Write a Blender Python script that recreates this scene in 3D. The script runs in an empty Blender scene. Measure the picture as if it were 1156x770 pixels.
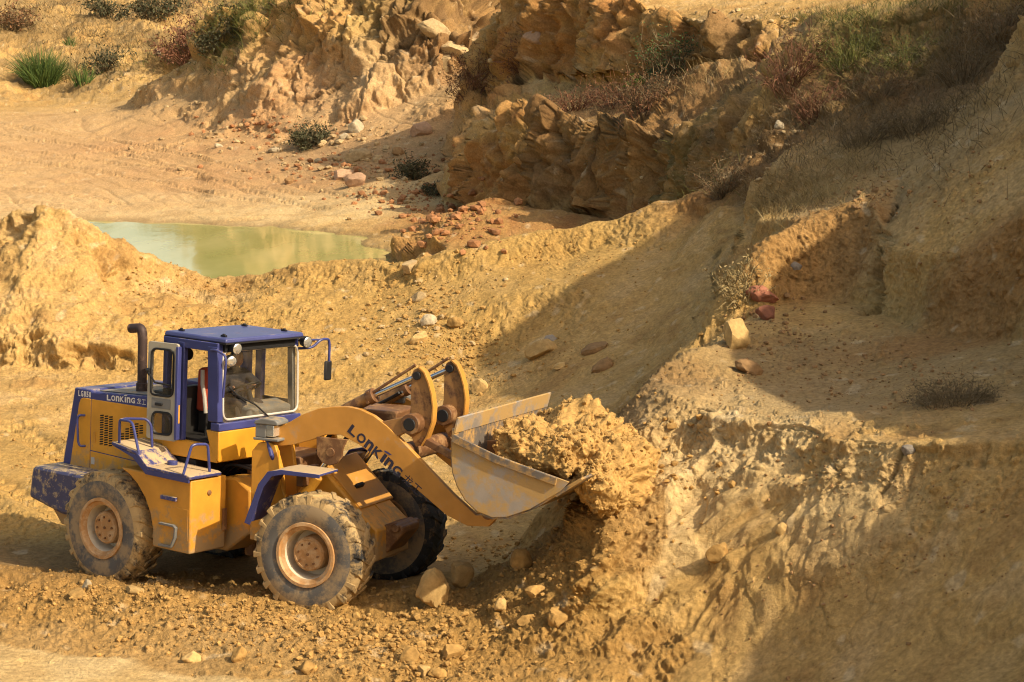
import bpy, math, random, time
import numpy as np
from mathutils import Vector, Matrix, geometry
T00 = time.time()
random.seed(7)
R = math.radians
scene = bpy.context.scene
COL = scene.collection

# ------------------------------------------------------------------ camera, world, sun
F, PIT, H = 2250.0, R(9.6), 8.04            # focal length and pixel grid of the 1156 px wide survey of the site
cam_d = bpy.data.cameras.new('camera'); cam = bpy.data.objects.new('camera', cam_d); COL.objects.link(cam)
cam.location = (0, 0, H); cam.rotation_euler = (R(90) - PIT, 0, 0)
cam_d.sensor_width = 36; cam_d.lens = 36 * F / 1156; cam_d.clip_start = .1; cam_d.clip_end = 2000
scene.camera = cam
SUN_AZ, SUN_EL = R(-32), R(38)
sdir = Vector((math.cos(SUN_AZ) * math.cos(SUN_EL), math.sin(SUN_AZ) * math.cos(SUN_EL), math.sin(SUN_EL)))
sl = bpy.data.lights.new('sun', 'SUN'); so = bpy.data.objects.new('sun', sl); COL.objects.link(so)
so.rotation_euler = sdir.to_track_quat('Z', 'Y').to_euler(); so.location = sdir * 60
sl.energy = 3.5; sl.angle = R(.55); sl.color = (1, .85, .63)
w = bpy.data.worlds.new('World'); scene.world = w; w.use_nodes = True
nt = w.node_tree; bg = nt.nodes['Background']; sky = nt.nodes.new('ShaderNodeTexSky')
sky.sky_type = 'NISHITA'; sky.sun_disc = False; sky.sun_elevation = SUN_EL; sky.sun_rotation = math.pi / 2 - SUN_AZ
sky.air_density = 1.0; sky.dust_density = 3.0; sky.ozone_density = .6
wb = nt.nodes.new('ShaderNodeMix'); wb.data_type = 'RGBA'; wb.blend_type = 'MULTIPLY'; wb.inputs[0].default_value = 1; wb.inputs[7].default_value = (1, .86, .68, 1)   # the camera's warm white balance
nt.links.new(sky.outputs[0], wb.inputs[6]); nt.links.new(wb.outputs[2], bg.inputs[0]); bg.inputs[1].default_value = .15
vs = scene.view_settings; vs.view_transform = 'Standard'; vs.look = 'None'; vs.gamma = 1; vs.exposure = .74
vs.use_curve_mapping = False
scene.cycles.use_denoising = True; scene.cycles.denoising_prefilter = 'ACCURATE'; scene.cycles.denoising_input_passes = 'RGB_ALBEDO_NORMAL'; scene.cycles.filter_width = 1.1; scene.cycles.max_bounces = 6; scene.cycles.transparent_max_bounces = 8

# ------------------------------------------------------------------ numpy noise
_rng = np.random.default_rng(11)
_perm = _rng.permutation(256).astype(np.int32); _perm = np.concatenate([_perm, _perm, _perm])
_g = _rng.normal(size=(256, 3)).astype(np.float32); _g /= np.linalg.norm(_g, axis=1)[:, None]
def noise(P, s=1.0, off=0.0):
    """gradient noise in about -1..1 at points P (n,3), s = frequency (scalar or per axis)"""
    Q = (P * np.asarray(s, np.float32) + np.float32(off)).astype(np.float32)
    I = np.floor(Q).astype(np.int32); f = Q - I; I &= 255
    uu = f * f * f * (f * (f * 6 - 15) + 10)
    out = np.zeros(len(Q), np.float32)
    for dx in (0, 1):
        a = _perm[I[:, 0] + dx]; wx = uu[:, 0] if dx else 1 - uu[:, 0]
        for dy in (0, 1):
            b = _perm[a + I[:, 1] + dy]; wy = wx * (uu[:, 1] if dy else 1 - uu[:, 1])
            for dz in (0, 1):
                g = _g[_perm[b + I[:, 2] + dz]]
                d = g[:, 0] * (f[:, 0] - dx) + g[:, 1] * (f[:, 1] - dy) + g[:, 2] * (f[:, 2] - dz)
                out += wy * (uu[:, 2] if dz else 1 - uu[:, 2]) * d
    return out * 1.5
def fbm(P, s, o=3, off=0., g=.5):
    r = 0; a = 1.
    for i in range(o):
        r = r + a * noise(P, np.asarray(s) * 2 ** i, off + 17.3 * i); a *= g
    return r
def worley(P, s, off=0):
    """distance to the nearest and second nearest cell point (in cells) and a random value of the nearest cell"""
    Q = (P * np.asarray(s, np.float32)).astype(np.float32); I = np.floor(Q).astype(np.int32); f = Q - I
    F1 = np.full(len(Q), 9., np.float32); F2 = F1.copy(); ID = np.zeros(len(Q), np.float32)
    for dx in (-1, 0, 1):
        for dy in (-1, 0, 1):
            for dz in (-1, 0, 1):
                h = _perm[(_perm[(_perm[(I[:, 0] + dx + off) & 255] + I[:, 1] + dy) & 255] + I[:, 2] + dz) & 255]
                jx, jy, jz = _perm[h + 1], _perm[h + 71], _perm[h + 151]
                d = (dx + jx / 256. - f[:, 0]) ** 2 + (dy + jy / 256. - f[:, 1]) ** 2 + (dz + jz / 256. - f[:, 2]) ** 2
                m = d < F1; F2 = np.where(m, F1, np.minimum(F2, d)); ID = np.where(m, h, ID); F1 = np.where(m, d, F1)
    return np.sqrt(F1), np.sqrt(F2), (ID / 128. - 1.).astype(np.float32)
def clods(P, s, off, keep):
    """round lumps of random size, only in a share keep of the cells; height in cells"""
    f1, f2, r = worley(P, s, off); r = (r + 1) / 2; rad = np.where(r < keep, .25 + .35 * (r / np.maximum(keep, 1e-3)), 0)
    return np.sqrt(np.maximum(0, rad * rad - f1 * f1))
def sm(x, a, b):
    t = np.clip((x - a) / (b - a), 0, 1); return t * t * (3 - 2 * t)

# ------------------------------------------------------------------ survey: camera ray at a picture position
CA, SA = math.cos(PIT), math.sin(PIT)
def tang(py):                               # height lost per metre of distance
    v = (385 - py) / F; return -(-SA + v * CA) / (CA + v * SA)
def uX(px, t): return (px - 578) / F * (CA + t * SA)
def P(px, py, Y):
    t = tang(py); return (uX(px, t) * Y, Y, H - Y * t)
def Z(px, Y, z):
    t = (H - z) / Y; return (uX(px, t) * Y, Y, z)

# ------------------------------------------------------------------ the terrain: break lines of the pit
L = []
def line(*pts): L.append([P(*p[1:]) if p[0] == 'p' else Z(*p[1:]) for p in pts])
def pl(*pts): line(*[('p',) + p for p in pts])
def zl(*pts): line(*[('z',) + p for p in pts])
zl((-2600, 2.4, 6.2), (-900, 2.4, 6.2), (578, 2.4, 6.2), (1700, 2.4, 6.2), (3200, 2.4, 6.3))
zl((-2600, 7, 4.6), (-900, 7, 4.6), (578, 7, 4.5), (1700, 7, 4.8), (3200, 7, 8.))
zl((-2600, 13, 1.6), (-900, 13, 1.6), (578, 13, 1.7), (1156, 13, 2.4), (1500, 13, 3.4), (2300, 13, 7.5), (3200, 13, 9))
zl((-2600, 19, .1), (-900, 19, .05), (0, 19.5, .05), (420, 20, .1), (650, 20.5, .2))
line(('z', 650, 20.5, .2), ('p', 750, 775, 22.4), ('p', 850, 775, 21.8), ('p', 950, 775, 20.9), ('p', 1050, 775, 20.0), ('p', 1156, 775, 19.2), ('z', 1320, 18, 2.0))
# smooth floor and windrow
pl((-420, 720, 24.3), (-100, 702, 24.9), (0, 690, 25.6), (60, 700, 25.2), (100, 712, 24.7), (180, 745, 23.65), (250, 778, 22.6), (420, 800, 21.9))
pl((-420, 655, 26.6), (-100, 640, 26.9), (0, 642, 26.8), (60, 652, 26.4), (130, 661, 26.0), (200, 676, 25.3), (280, 672, 25.35), (340, 681, 25.0), (420, 687, 24.8), (470, 660, 25.7), (505, 645, 26.4))
zl((-420, 28.2, .02), (-100, 28.2, .02), (0, 28.2, .02), (130, 27.3, .07), (250, 26.9, .07), (330, 26.6, .12), (430, 26.6, .13), (480, 27.5, .05))
pl((300, 740, 23.5), (400, 740, 23.4), (500, 735, 23.55))
# soil below the bucket and the right-hand bank
pl((560, 738, 23.55), (545, 690, 24.6), (525, 655, 26.2), (560, 640, 27.2), (600, 615, 28.2))
pl((615, 700, 23.7), (600, 645, 24.8), (600, 618, 26.0))
pl((650, 660, 23.8), (650, 606, 24.5), (640, 580, 26.2))
pl((680, 640, 23.7), (690, 560, 24.4), (694, 520, 25.2), (700, 480, 26.6))
pl((712, 452, 26.9), (735, 427, 27.4), (757, 408, 28), (784, 394, 29), (808, 389, 29.6))
pl((712, 452, 26.9), (735, 445, 26.7), (760, 440, 26.5), (791, 460, 25.9), (844, 478, 25.0), (896, 474, 24.6), (931, 491, 24), (1001, 499, 23.2), (1071, 499, 22.6), (1156, 495, 22.2), (1300, 492, 21.5))
pl((791, 490, 25.72), (844, 506, 24.86), (896, 503, 24.42), (931, 519, 23.84), (1001, 526, 23.08), (1071, 526, 22.48), (1156, 522, 22.08))
pl((722, 500, 25.75), (745, 520, 25.45), (790, 530, 24.95), (850, 535, 24.25), (910, 545, 23.8), (960, 560, 23.2), (1020, 575, 22.5), (1090, 560, 22.0), (1156, 555, 21.7))
pl((710, 560, 24.6), (730, 600, 24.3), (790, 590, 24.3), (850, 620, 23.5), (920, 620, 22.95), (960, 612, 22.6), (1050, 622, 21.75), (1156, 600, 21.15), (1300, 590, 20.3))
pl((690, 690, 23.5), (720, 680, 23.6), (800, 680, 23.3), (880, 690, 22.6), (950, 660, 22.3), (985, 657, 22.1), (1060, 652, 21.45), (1156, 655, 20.6), (1300, 650, 20))
pl((690, 745, 22.85), (760, 735, 22.9), (850, 735, 22.35), (960, 730, 21.5), (1050, 730, 20.7), (1156, 730, 19.9))
# bench
pl((870, 430, 27.9), (950, 452, 26.8), (1050, 442, 26.2), (1156, 440, 25.5))
pl((830, 400, 29.3), (900, 385, 30.2), (980, 390, 29.2))
pl((828, 372, 31), (860, 347, 32.5), (900, 337, 33), (950, 337, 32.5), (985, 345, 31.9), (1003, 355, 30.9), (1040, 376, 29.5), (1090, 386, 28.5), (1156, 390, 27.5), (1300, 400, 26.5))
pl((838, 300, 33), (860, 268, 33.2), (900, 247, 33.6), (950, 227, 33.7), (988, 225, 33.3), (998, 262, 32.2), (1005, 281, 31.2), (1057, 297, 29.7), (1107, 289, 28.9), (1156, 245, 28.5), (1300, 170, 28))
pl((1008, 235, 33.4), (1030, 195, 35), (1060, 165, 36), (1090, 122, 37), (1156, 65, 38), (1300, -60, 38.5))
zl((1003, 35.2, 4.5), (1034, 36.4, 4.8), (1064, 37.6, 5.0), (1096, 39, 5.5), (1156, 40.2, 6.5), (1300, 41, 8.5))
pl((850, 250, 36), (900, 215, 38), (950, 195, 39), (1000, 175, 39.5))
pl((870, 185, 42), (950, 120, 44), (1050, 90, 45), (1120, 60, 45))
pl((900, 110, 48), (940, 60, 49.5), (1010, 50, 48.5), (1100, 30, 47))
line(('p', 880, 50, 51.2), ('p', 930, 24, 50.3), ('p', 1000, 12, 49.3), ('p', 1100, -5, 47.9), ('p', 1156, -30, 47.4), ('z', 1300, 46.5, 13.0))  # unseen right end raised to shade the hillside face
# unseen pit side off to the right, crest shaped to shade bench and bank
zl((2090, 17.3, 8.3), (2040, 18.6, 9.0), (1760, 22.5, 10.2), (1725, 23.8, 10.8), (1560, 30, 10.8), (1430, 34.6, 13.0), (1400, 40, 12.6))
zl((1864, 17.5, 7.0), (1570, 22.5, 7.3), (1440, 27, 7.6), (1340, 33, 8.6))
zl((3200, 17, 9.4), (2600, 20, 10.6), (2100, 26, 12), (1750, 33, 13.5), (1600, 42, 13.8))
# spur and cliffs of the middle distance
pl((885, 76, 52), (870, 130, 49), (858, 190, 46), (838, 250, 43), (826, 295, 40), (829, 335, 36.5))
zl((905, 54, 6.9), (960, 56, 7.9), (1100, 60, 9.0), (1400, 60, 11.))
line(('p', 440, 205, 78), ('p', 500, 226, 75.5), ('p', 560, 246, 70.5), ('p', 620, 256, 65.8), ('p', 690, 246, 61), ('z', 750, 55.5, 2.3), ('z', 805, 50, 2.7))
pl((520, 185, 78), (548, 140, 74.5), (580, 124, 71.5), (625, 130, 66.8), (680, 146, 62.4), (740, 152, 57.6), (790, 150, 53.4), (835, 150, 50.2))
pl((540, 95, 82), (590, 75, 80), (640, 92, 75), (700, 96, 70), (760, 86, 66), (800, 76, 63), (860, 72, 60))
pl((575, -20, 82), (640, -15, 76.8), (700, 0, 71.7), (740, 15, 67.8), (790, 29, 64.2), (850, 24, 61.6), (900, 12, 62))
zl((505, 80, 1.0), (525, 86, 2.6), (545, 92, 5.0), (560, 100, 7.5))
zl((560, 112, 9.6), (700, 100, 9.2), (780, 85, 8.0), (900, 80, 8.1), (1200, 75, 10.5), (1800, 70, 14))
# headland
pl((165, 129, 104), (240, 150, 97), (300, 160, 93), (340, 172, 90), (400, 186, 84), (440, 205, 78))
pl((195, 108, 106), (245, 112, 101), (300, 122, 96), (350, 128, 94), (390, 140, 92), (430, 152, 89), (480, 142, 88), (508, 110, 90))
pl((235, 52, 109), (255, 20, 108), (300, -5, 105), (350, -20, 102), (400, -25, 100), (450, -25, 98), (510, -20, 98), (545, -20, 103))
zl((218, 113, 3.4), (240, 118, 5.2), (262, 122, 7.2), (330, 122, 10), (500, 120, 10.5))
# left flat, shore, pond
zl((-900, 74, .3), (-300, 73.5, .25), (60, 73.4, .14), (120, 73.4, .14), (200, 72.5, .14), (300, 71.5, .14), (380, 69.8, .14), (410, 66.7, .14), (440, 62.9, .14), (452, 59, .14), (440, 55, .14), (400, 53, .14), (250, 54, .14), (60, 55, .14), (-300, 55, .3), (-900, 55, .4))
zl((60, 69, -.7), (200, 68, -.7), (300, 67, -.7), (366, 64.5, -.7), (398, 61, -.7), (395, 57, -.7), (200, 58, -.7), (60, 59, -.7))
pl((-300, 205, 84), (0, 200, 84), (150, 200, 84), (300, 200, 84), (370, 216, 79.5), (440, 240, 72))
pl((-300, 155, 102), (0, 150, 102), (100, 152, 101), (180, 165, 95), (280, 182, 88.5))
pl((-300, 112, 122), (0, 112, 120), (80, 109, 121), (125, 119, 114), (165, 129, 104))
pl((-300, 75, 126), (0, 85, 123), (70, 97, 124), (130, 80, 124), (180, 82, 120), (205, 80, 118))
pl((-300, 60, 132), (0, 70, 131), (60, 88, 132), (130, 66, 134), (200, 62, 130))
pl((-300, 30, 145), (0, 40, 143), (60, 30, 146), (120, 48, 142), (200, 38, 142), (225, 36, 136))
pl((-300, 0, 172), (0, 4, 172), (100, 8, 173), (200, 14, 166), (270, 6, 158), (400, 0, 160))
zl((-1400, 215, 17), (0, 215, 17), (300, 215, 17), (578, 190, 17), (900, 190, 17), (1300, 190, 17), (3200, 190, 17))
zl((-2600, 80, 2), (-2600, 40, 2), (-2600, 28, 1)); zl((-1400, 110, 6), (-1400, 150, 12), (-2600, 160, 15))
zl((2200, 60, 15), (3200, 50, 16))
# left mound and the berm
pl((-420, 330, 46.5), (-150, 250, 48), (-60, 244, 48.5), (0, 241, 48.6), (25, 233, 48.2), (50, 228, 47.6), (75, 235, 47.6), (100, 248, 47.6), (130, 269, 47.9), (165, 284, 48.1), (195, 301, 48.6), (225, 313, 49), (250, 313, 49), (300, 306, 48.5), (345, 294, 48), (400, 291, 47.5), (450, 293, 47), (500, 281, 46.5), (560, 266, 46.5), (600, 259, 46.5), (650, 255, 46.5), (690, 245, 46.5), (740, 226, 46.5), (770, 221, 46.3), (800, 236, 44.7), (838, 250, 43))
pl((50, 228, 47.6), (36, 280, 46.2), (10, 330, 44.9), (-40, 352, 44.5))
pl((-60, 290, 47), (-20, 296, 47.1), (12, 285, 47.4))
pl((95, 300, 46.4), (120, 330, 45.6), (150, 380, 44))
pl((-300, 376, 43.9), (-60, 374, 43.8), (0, 372, 43.7), (60, 378, 43.5), (118, 390, 43.25), (150, 398, 43.1))
pl((-420, 425, 42.6), (-60, 416, 43.3), (0, 416, 43.3), (70, 419, 43.15), (150, 421, 43.1), (200, 424, 43.0), (300, 430, 42.5), (400, 440, 41.8), (520, 442, 41.2), (600, 445, 39.9))
pl((135, 330, 46.6), (200, 330, 47.2), (270, 336, 47.2))
pl((135, 352, 45.4), (200, 348, 46.0), (262, 352, 46.0), (330, 360, 45.2), (420, 362, 44.7), (500, 355, 44.3))
pl((300, 328, 47.9), (345, 322, 47.35), (400, 320, 46.85), (450, 324, 46.35), (500, 315, 45.9), (560, 304, 45.85), (600, 297, 45.85), (650, 291, 45.85), (690, 277, 45.9))
pl((135, 296, 47.2), (165, 308, 47.6), (200, 322, 48.1), (238, 330, 48.4))
zl((-420, 51.5, .4), (0, 52, .3), (200, 52.5, .3), (300, 52, .3), (450, 51, .4), (560, 51, .9), (650, 51.5, 1.6), (720, 51, 2.1), (790, 48, 2.6))
pl((486, 264, 60.4), (505, 250, 61), (535, 228, 62.5), (560, 221, 63.5), (580, 238, 64.5))
zl((475, 56, .3), (520, 57, .5), (590, 58.5, 1.0)); zl((470, 64, .25), (520, 66.5, .7))
pl((640, 320, 44), (700, 350, 42), (740, 400, 38.6))
pl((760, 280, 44.6), (760, 330, 41.7), (790, 370, 37.6), (780, 398, 35.5))
pl((800, 300, 42), (818, 350, 37.8))
pl((560, 400, 42.7), (620, 400, 41.2), (680, 432, 38.5), (700, 450, 36.6))
zl((700, 34, .6), (740, 32, 1.5), (780, 31, 2.6), (812, 31.2, 2.85)); zl((600, 36, .0), (660, 31, .35))
zl((480, 30, .0), (520, 33, -.02), (100, 33, -.02), (-300, 33, 0)); zl((-2600, 33, 0), (-1200, 40, .3), (-900, 33, 0))

# ------------------------------------------------------------------ triangulate the break lines, raster into an (azimuth, log distance) sheet
def tin():
    vs, es = [], []
    key = {}
    def add(p):
        k = (round(p[0] / p[1], 5), round(math.log(p[1]), 5))
        if k not in key: key[k] = len(vs); vs.append((k[0], k[1], p[2]))
        return key[k]
    for l in L:
        prev = add(l[0])
        for a, b in zip(l, l[1:]):
            n = max(1, int(math.hypot(b[0] / b[1] - a[0] / a[1], math.log(b[1] / a[1])) / .03))
            for i in range(1, n + 1):
                t = i / n; q = tuple(a[j] + (b[j] - a[j]) * t for j in range(3))
                c = add(q)
                if c != prev: es.append((prev, c))
                prev = c
    r = geometry.delaunay_2d_cdt([Vector(v[:2]) for v in vs], es, [], 0, 1e-6)
    ov = r[3]; z = []
    for i, p in enumerate(r[0]):
        if ov[i]: z.append(np.mean([vs[k][2] for k in ov[i]]))
        else:
            d = sorted((math.hypot(p[0] - v[0], p[1] - v[1]), v[2]) for v in vs)[:2]
            z.append((d[0][1] * d[1][0] + d[1][1] * d[0][0]) / (d[0][0] + d[1][0] + 1e-9))
    return np.array([(p[0], p[1]) for p in r[0]]), np.array(z), np.array(r[2])
U0, U1, V0, V1 = -.62, .82, math.log(2.5), math.log(185)
NU, NV = 1500, 2200
def raster():
    p, z, f = tin()
    G = np.full((NV, NU), np.nan, np.float32)
    gu = np.linspace(U0, U1, NU); gv = np.linspace(V0, V1, NV)
    for t in f:
        a, b, c = p[t[0]], p[t[1]], p[t[2]]
        lo, hi = np.minimum(np.minimum(a, b), c), np.maximum(np.maximum(a, b), c)
        i0, i1 = np.searchsorted(gu, [lo[0] - 1e-6, hi[0] + 1e-6]); j0, j1 = np.searchsorted(gv, [lo[1] - 1e-6, hi[1] + 1e-6])
        if i0 >= i1 or j0 >= j1: continue
        uu, vv = np.meshgrid(gu[i0:i1], gv[j0:j1])
        dt = (b[1] - c[1]) * (a[0] - c[0]) + (c[0] - b[0]) * (a[1] - c[1])
        if abs(dt) < 1e-12: continue
        w0 = ((b[1] - c[1]) * (uu - c[0]) + (c[0] - b[0]) * (vv - c[1])) / dt
        w1 = ((c[1] - a[1]) * (uu - c[0]) + (a[0] - c[0]) * (vv - c[1])) / dt
        w2 = 1 - w0 - w1; e = -1e-4
        m = (w0 >= e) & (w1 >= e) & (w2 >= e)
        sub = G[j0:j1, i0:i1]; sub[m] = (w0 * z[t[0]] + w1 * z[t[1]] + w2 * z[t[2]])[m]
    bad = np.isnan(G)
    if bad.any():
        print('unfilled', bad.mean()); G[bad] = 1.
    return G
GR = raster()
def blur(a, k, axis):
    kern = np.hanning(2 * k + 3)[1:-1]; kern /= kern.sum()
    pad = [(0, 0)] * a.ndim; pad[axis] = (k, k); q = np.pad(a, pad, mode='edge'); o = np.zeros_like(a)
    for i, wt in enumerate(kern):
        o += wt * (q[i:i + a.shape[0]] if axis == 0 else q[:, i:i + a.shape[1]])
    return o
GR = blur(blur(GR, 2, 0), 2, 1)
def base_z(x, y):
    """height of the pit at world x, y (arrays)"""
    u = np.clip((x / y - U0) / (U1 - U0) * (NU - 1), 0, NU - 1.001); v = np.clip((np.log(y) - V0) / (V1 - V0) * (NV - 1), 0, NV - 1.001)
    i = u.astype(int); j = v.astype(int); a = u - i; b = v - j
    return (GR[j, i] * (1 - a) + GR[j, i + 1] * a) * (1 - b) + (GR[j + 1, i] * (1 - a) + GR[j + 1, i + 1] * a) * b

# columns: one picture column apart in view, coarser outside; rows packed where the ground turns to the eye
cu = np.concatenate([np.linspace(-.6, -.285, 90)[:-1], np.linspace(-.285, .285, 1180), np.linspace(.285, .8, 130)[1:]])
NC, NR, NF = len(cu), 1250, 2400
fv = np.linspace(math.log(2.6), math.log(182), NF)
YY = np.exp(fv)[:, None] * np.ones((1, NC)); XX = cu[None, :] * YY
flat = np.stack([XX.ravel(), YY.ravel(), np.zeros(XX.size)], 1).astype(np.float32)
amp = (.010 * (flat[:, 1] - 14)).clip(.08, .85)
wx = noise(flat, .33) * amp * .9 + noise(flat, .9, 5.) * amp * .35; wy = noise(flat, .33, 31.) * amp * .9 + noise(flat, .9, 47.) * amp * .35
keep = sm(np.hypot((flat[:, 0] + 3) / 4.5, (flat[:, 1] - 27) / 3.), .8, 1.5)   # the ground under the machine stays put
Zf = base_z(flat[:, 0] + wx * keep, np.maximum(2.6, flat[:, 1] + wy * keep)).reshape(NF, NC)
pyf = 385 - F * np.tan(np.arctan2(Zf - H, YY) + PIT)
d = np.sqrt(np.diff(pyf, axis=0) ** 2 * np.where(np.diff(pyf, axis=0) < 0, 1, .1) + (np.diff(fv)[:, None] * 55) ** 2 + .0004)
d = np.where((YY[1:] < 18), d * .12, d)
d = blur(blur(d.astype(np.float32), 6, 1), 8, 0)
S = np.concatenate([np.zeros((1, NC)), np.cumsum(d, 0)]); S /= S[-1]
tt = np.linspace(0, 1, NR)
Vr = np.empty((NR, NC)); Zr = np.empty((NR, NC))
for c in range(NC):
    Vr[:, c] = np.interp(tt, S[:, c], fv); Zr[:, c] = np.interp(Vr[:, c], fv, Zf[:, c])
Yr = np.exp(Vr); Xr = cu[None, :] * Yr
del flat, wx, wy, pyf, d, S, Zf, XX, YY
PT = np.stack([Xr, Yr, Zr], 2).astype(np.float32)
def normals(G):
    a = np.gradient(G, axis=1); b = np.gradient(G, axis=0); n = np.cross(a, b); n /= np.linalg.norm(n, axis=2)[..., None] + 1e-12
    return n
N0 = normals(PT)
Nb = N0.copy()
for k in range(3): Nb[..., k] = blur(blur(N0[..., k], 6, 0), 6, 1)
Nb /= np.linalg.norm(Nb, axis=2)[..., None]
p = PT.reshape(-1, 3); n = Nb.reshape(-1, 3)
slope = 1 - n[:, 2]
far = sm(p[:, 1], 50, 62)
steep = sm(slope, .22 - .12 * far, .5 - .16 * far)
dist = p[:, 1]
far = sm(dist, 50, 62)
def blob(px, py, Y, r, soft=.6, stretch=(1, 1, 1)):
    """0..1 inside a world-space ellipsoid round a surveyed point"""
    c = np.array(P(px, py, Y), np.float32); q = (p - c) / (np.array(stretch, np.float32) * r)
    return 1 - sm(np.sqrt((q * q).sum(1)), 1 - soft, 1)
def blobs(*a):
    r = np.zeros(len(p), np.float32)
    for b in a: r = np.maximum(r, blob(*b))
    return r
# zones
crumb = blobs((60, 670, 26.2, 3.2, .6, (1.6, .5, .4)), (250, 700, 25, 3.2, .6, (1.5, .55, .5)), (400, 720, 24.4, 3, .6, (1.3, .7, .6)), (520, 700, 24.4, 2.2), (600, 640, 24.8, 1.9), (660, 590, 24.6, 1.4), (560, 765, 22.9, 2, .6, (1.6, .5, 1)))
crumb = sm(crumb + .16 * fbm(p, 1.4, 2, 190.), .22, .42) * (.55 + .45 * crumb)
smoothz = blobs((60, 760, 23.2, 3.2, .5, (1.6, .55, .3)), (900, 690, 22.3, 2.2), (1090, 700, 20.8, 2.0), (820, 600, 23.6, 1.5), (620, 350, 43, 6), (720, 330, 42.5, 4), (100, 170, 95, 30, .5, (1.4, 1, .2)), (300, 220, 78, 14, .5, (1, .6, .2)))
nearb = (1 - .45 * (1 - sm(p[:, 1], 34, 42))) * (1 - .6 * smoothz)
crest = blobs((757, 415, 27.6, 1.6), (800, 460, 25.9, 1.3), (860, 480, 25, 1.3), (930, 495, 24, 1.2), (740, 500, 25.6, 1.2))
block = blobs((1080, 300, 29.6, 3.2, .5), (930, 280, 33.2, 2.4, .5))
nearb = nearb * (1 - .45 * block)
mound = blobs((40, 300, 46.5, 6, .5), (130, 340, 46, 4.5))
seedn = fbm(p, .45, 3, 3.)
berm = sm(dist, 39, 41) * (1 - sm(dist, 50, 52))
# displacement along the (smoothed) normal, by scale
dsp = np.zeros(len(p), np.float32)
lum = fbm(p, (.55, .55, .45), 3, 9.)
near = 1 - sm(dist, 44, 60)
ruff = blobs((800, 110, 58, 6, .6), (850, 115, 53, 4, .6), (530, 45, 98, 7, .6), (960, 110, 46, 5, .6), (1050, 70, 46, 4, .6), (880, 150, 45, 3, .6), (60, 40, 142, 22, .6, (2, 1.2, .6)), (150, 70, 128, 14, .6, (1.4, 1.2, .6)), (200, 20, 160, 20))
dsp += lum * ((.09 + .10 * steep * nearb) * (.5 + .5 * sm(dist, 30, 44)) + far * .20 * steep + ruff * .25) + fbm(p, .22, 2, 8.) * ruff * .9 * far + fbm(p, .8, 3, 8.5) * ruff * .28 * (1 - far)
wp = p + .22 * np.stack([fbm(p, 1.1, 2, 70.), fbm(p, 1.1, 2, 75.), noise(p, 1.1, 79.)], 1)
# gullies and ribs down the cut faces
f1_ = noise(wp, (.62, .62, .13), 21.); f2_ = noise(wp, (1.5, 1.5, .30), 25.); f3_ = noise(wp, (3.6, 3.6, .8), 27.)
f0_ = noise(wp, (.26, .26, .06), 19.)
rib = (.32 - np.abs(f0_)) * 1.5 * far + (.32 - np.abs(f1_)) * .75 + (np.abs(f2_) - .25) * .42 + (.25 - np.abs(f3_)) * .16
dsp += rib * steep * (.50 + .75 * far) * nearb
# broken blocks
sel = np.nonzero(steep > .03)[0]; ws = wp[sel]
w1a, w1b, w1c = worley(ws, (.50, .50, .23), 3); w2a, w2b, w2c = worley(ws, (1.3, 1.3, .6), 9); w3a, w3b, w3c = worley(ws, (3.0, 3.0, 2.4), 14)
blk = np.zeros(len(p), np.float32)
blk[sel] = (w1c * .46 - .30 * np.maximum(0, .10 - (w1b - w1a)) * 10) * np.maximum(.25 + .75 * far[sel], .55 * mound[sel]) + (w2c * .17 - .10 * np.maximum(0, .10 - (w2b - w2a)) * 10) * (.55 + .45 * far[sel]) + w3c * .05
dsp += blk * steep * .9 * nearb
stra = noise(p + .3 * lum[:, None], (.12, .12, 3.2), 33.)
dsp += stra * steep * (.06 - .04 * far)
med = fbm(p, 2.2, 3, 13.)
dsp += med * (.020 + .05 * steep * nearb + .10 * ruff + .045 * crumb + .03 * berm + .05 * far * (.25 + steep)) * (1 - .65 * smoothz)
c1 = noise(p, 5.5, 41.); c2 = noise(p, 12., 43.); c3 = noise(p, 28., 49.)
bill = np.abs(c1) - .25; bill2 = .25 - np.abs(c2)
rough = np.clip(.26 + .9 * crumb + .22 * berm + .5 * crest + .3 * mound + .35 * sm(seedn, -.1, .5) + .35 * steep - .45 * smoothz, .08, 1.3)
dsp += (-bill * .045 + bill2 * .036 + c3 * .010 * near) * rough
streak = noise(wp, (5., 5., 1.1), 53.) + .5 * noise(wp, (11., 11., 2.4), 55.)
dsp += mound * fbm(p, .95, 3, 231.) * .20
dsp += streak * .026 * sm(slope, .05, .2) * (1 - crumb) * (1 + .8 * berm)
sn = np.nonzero((near > .02) & (rough > .12))[0]; pn = p[sn] + .03 * np.stack([c1[sn], c2[sn], c3[sn]], 1)
kk = np.clip(rough[sn], 0, 1)
dsp[sn] += (clods(pn, 7., 31, .10 + .20 * kk) / 7. * .75 + clods(pn, 15., 37, .20 + .45 * kk) / 15. * .9 * sm(slope[sn], .04, .15)) * near[sn] * np.minimum(1, .35 + kk)
sf = np.nonzero((near < .98) & (dist < 110))[0]
dsp[sf] += (clods(p[sf], 2.6, 51, .12) / 2.6 * .7 + clods(p[sf], 6., 57, .22) / 6. * .9) * (1 - near[sf]) * (.25 + .75 * sm(slope[sf], .03, .15))
bank = blobs((800, 540, 24.6, 2.6, .6), (740, 560, 24.7, 1.8), (880, 520, 24, 1.8), (700, 690, 23.4, 1.6))
ra, rb = .55 * wp[:, 0] - .25 * wp[:, 1] - .75 * wp[:, 2], -.75 * wp[:, 0] - .5 * wp[:, 1] - .45 * wp[:, 2]
rr_ = noise(np.stack([ra * 2.2, rb * .55, .3 * p[:, 1]], 1), 1., 201.); rr2 = noise(np.stack([ra * 6., rb * 1.6, .8 * p[:, 1]], 1), 1., 207.)
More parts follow.
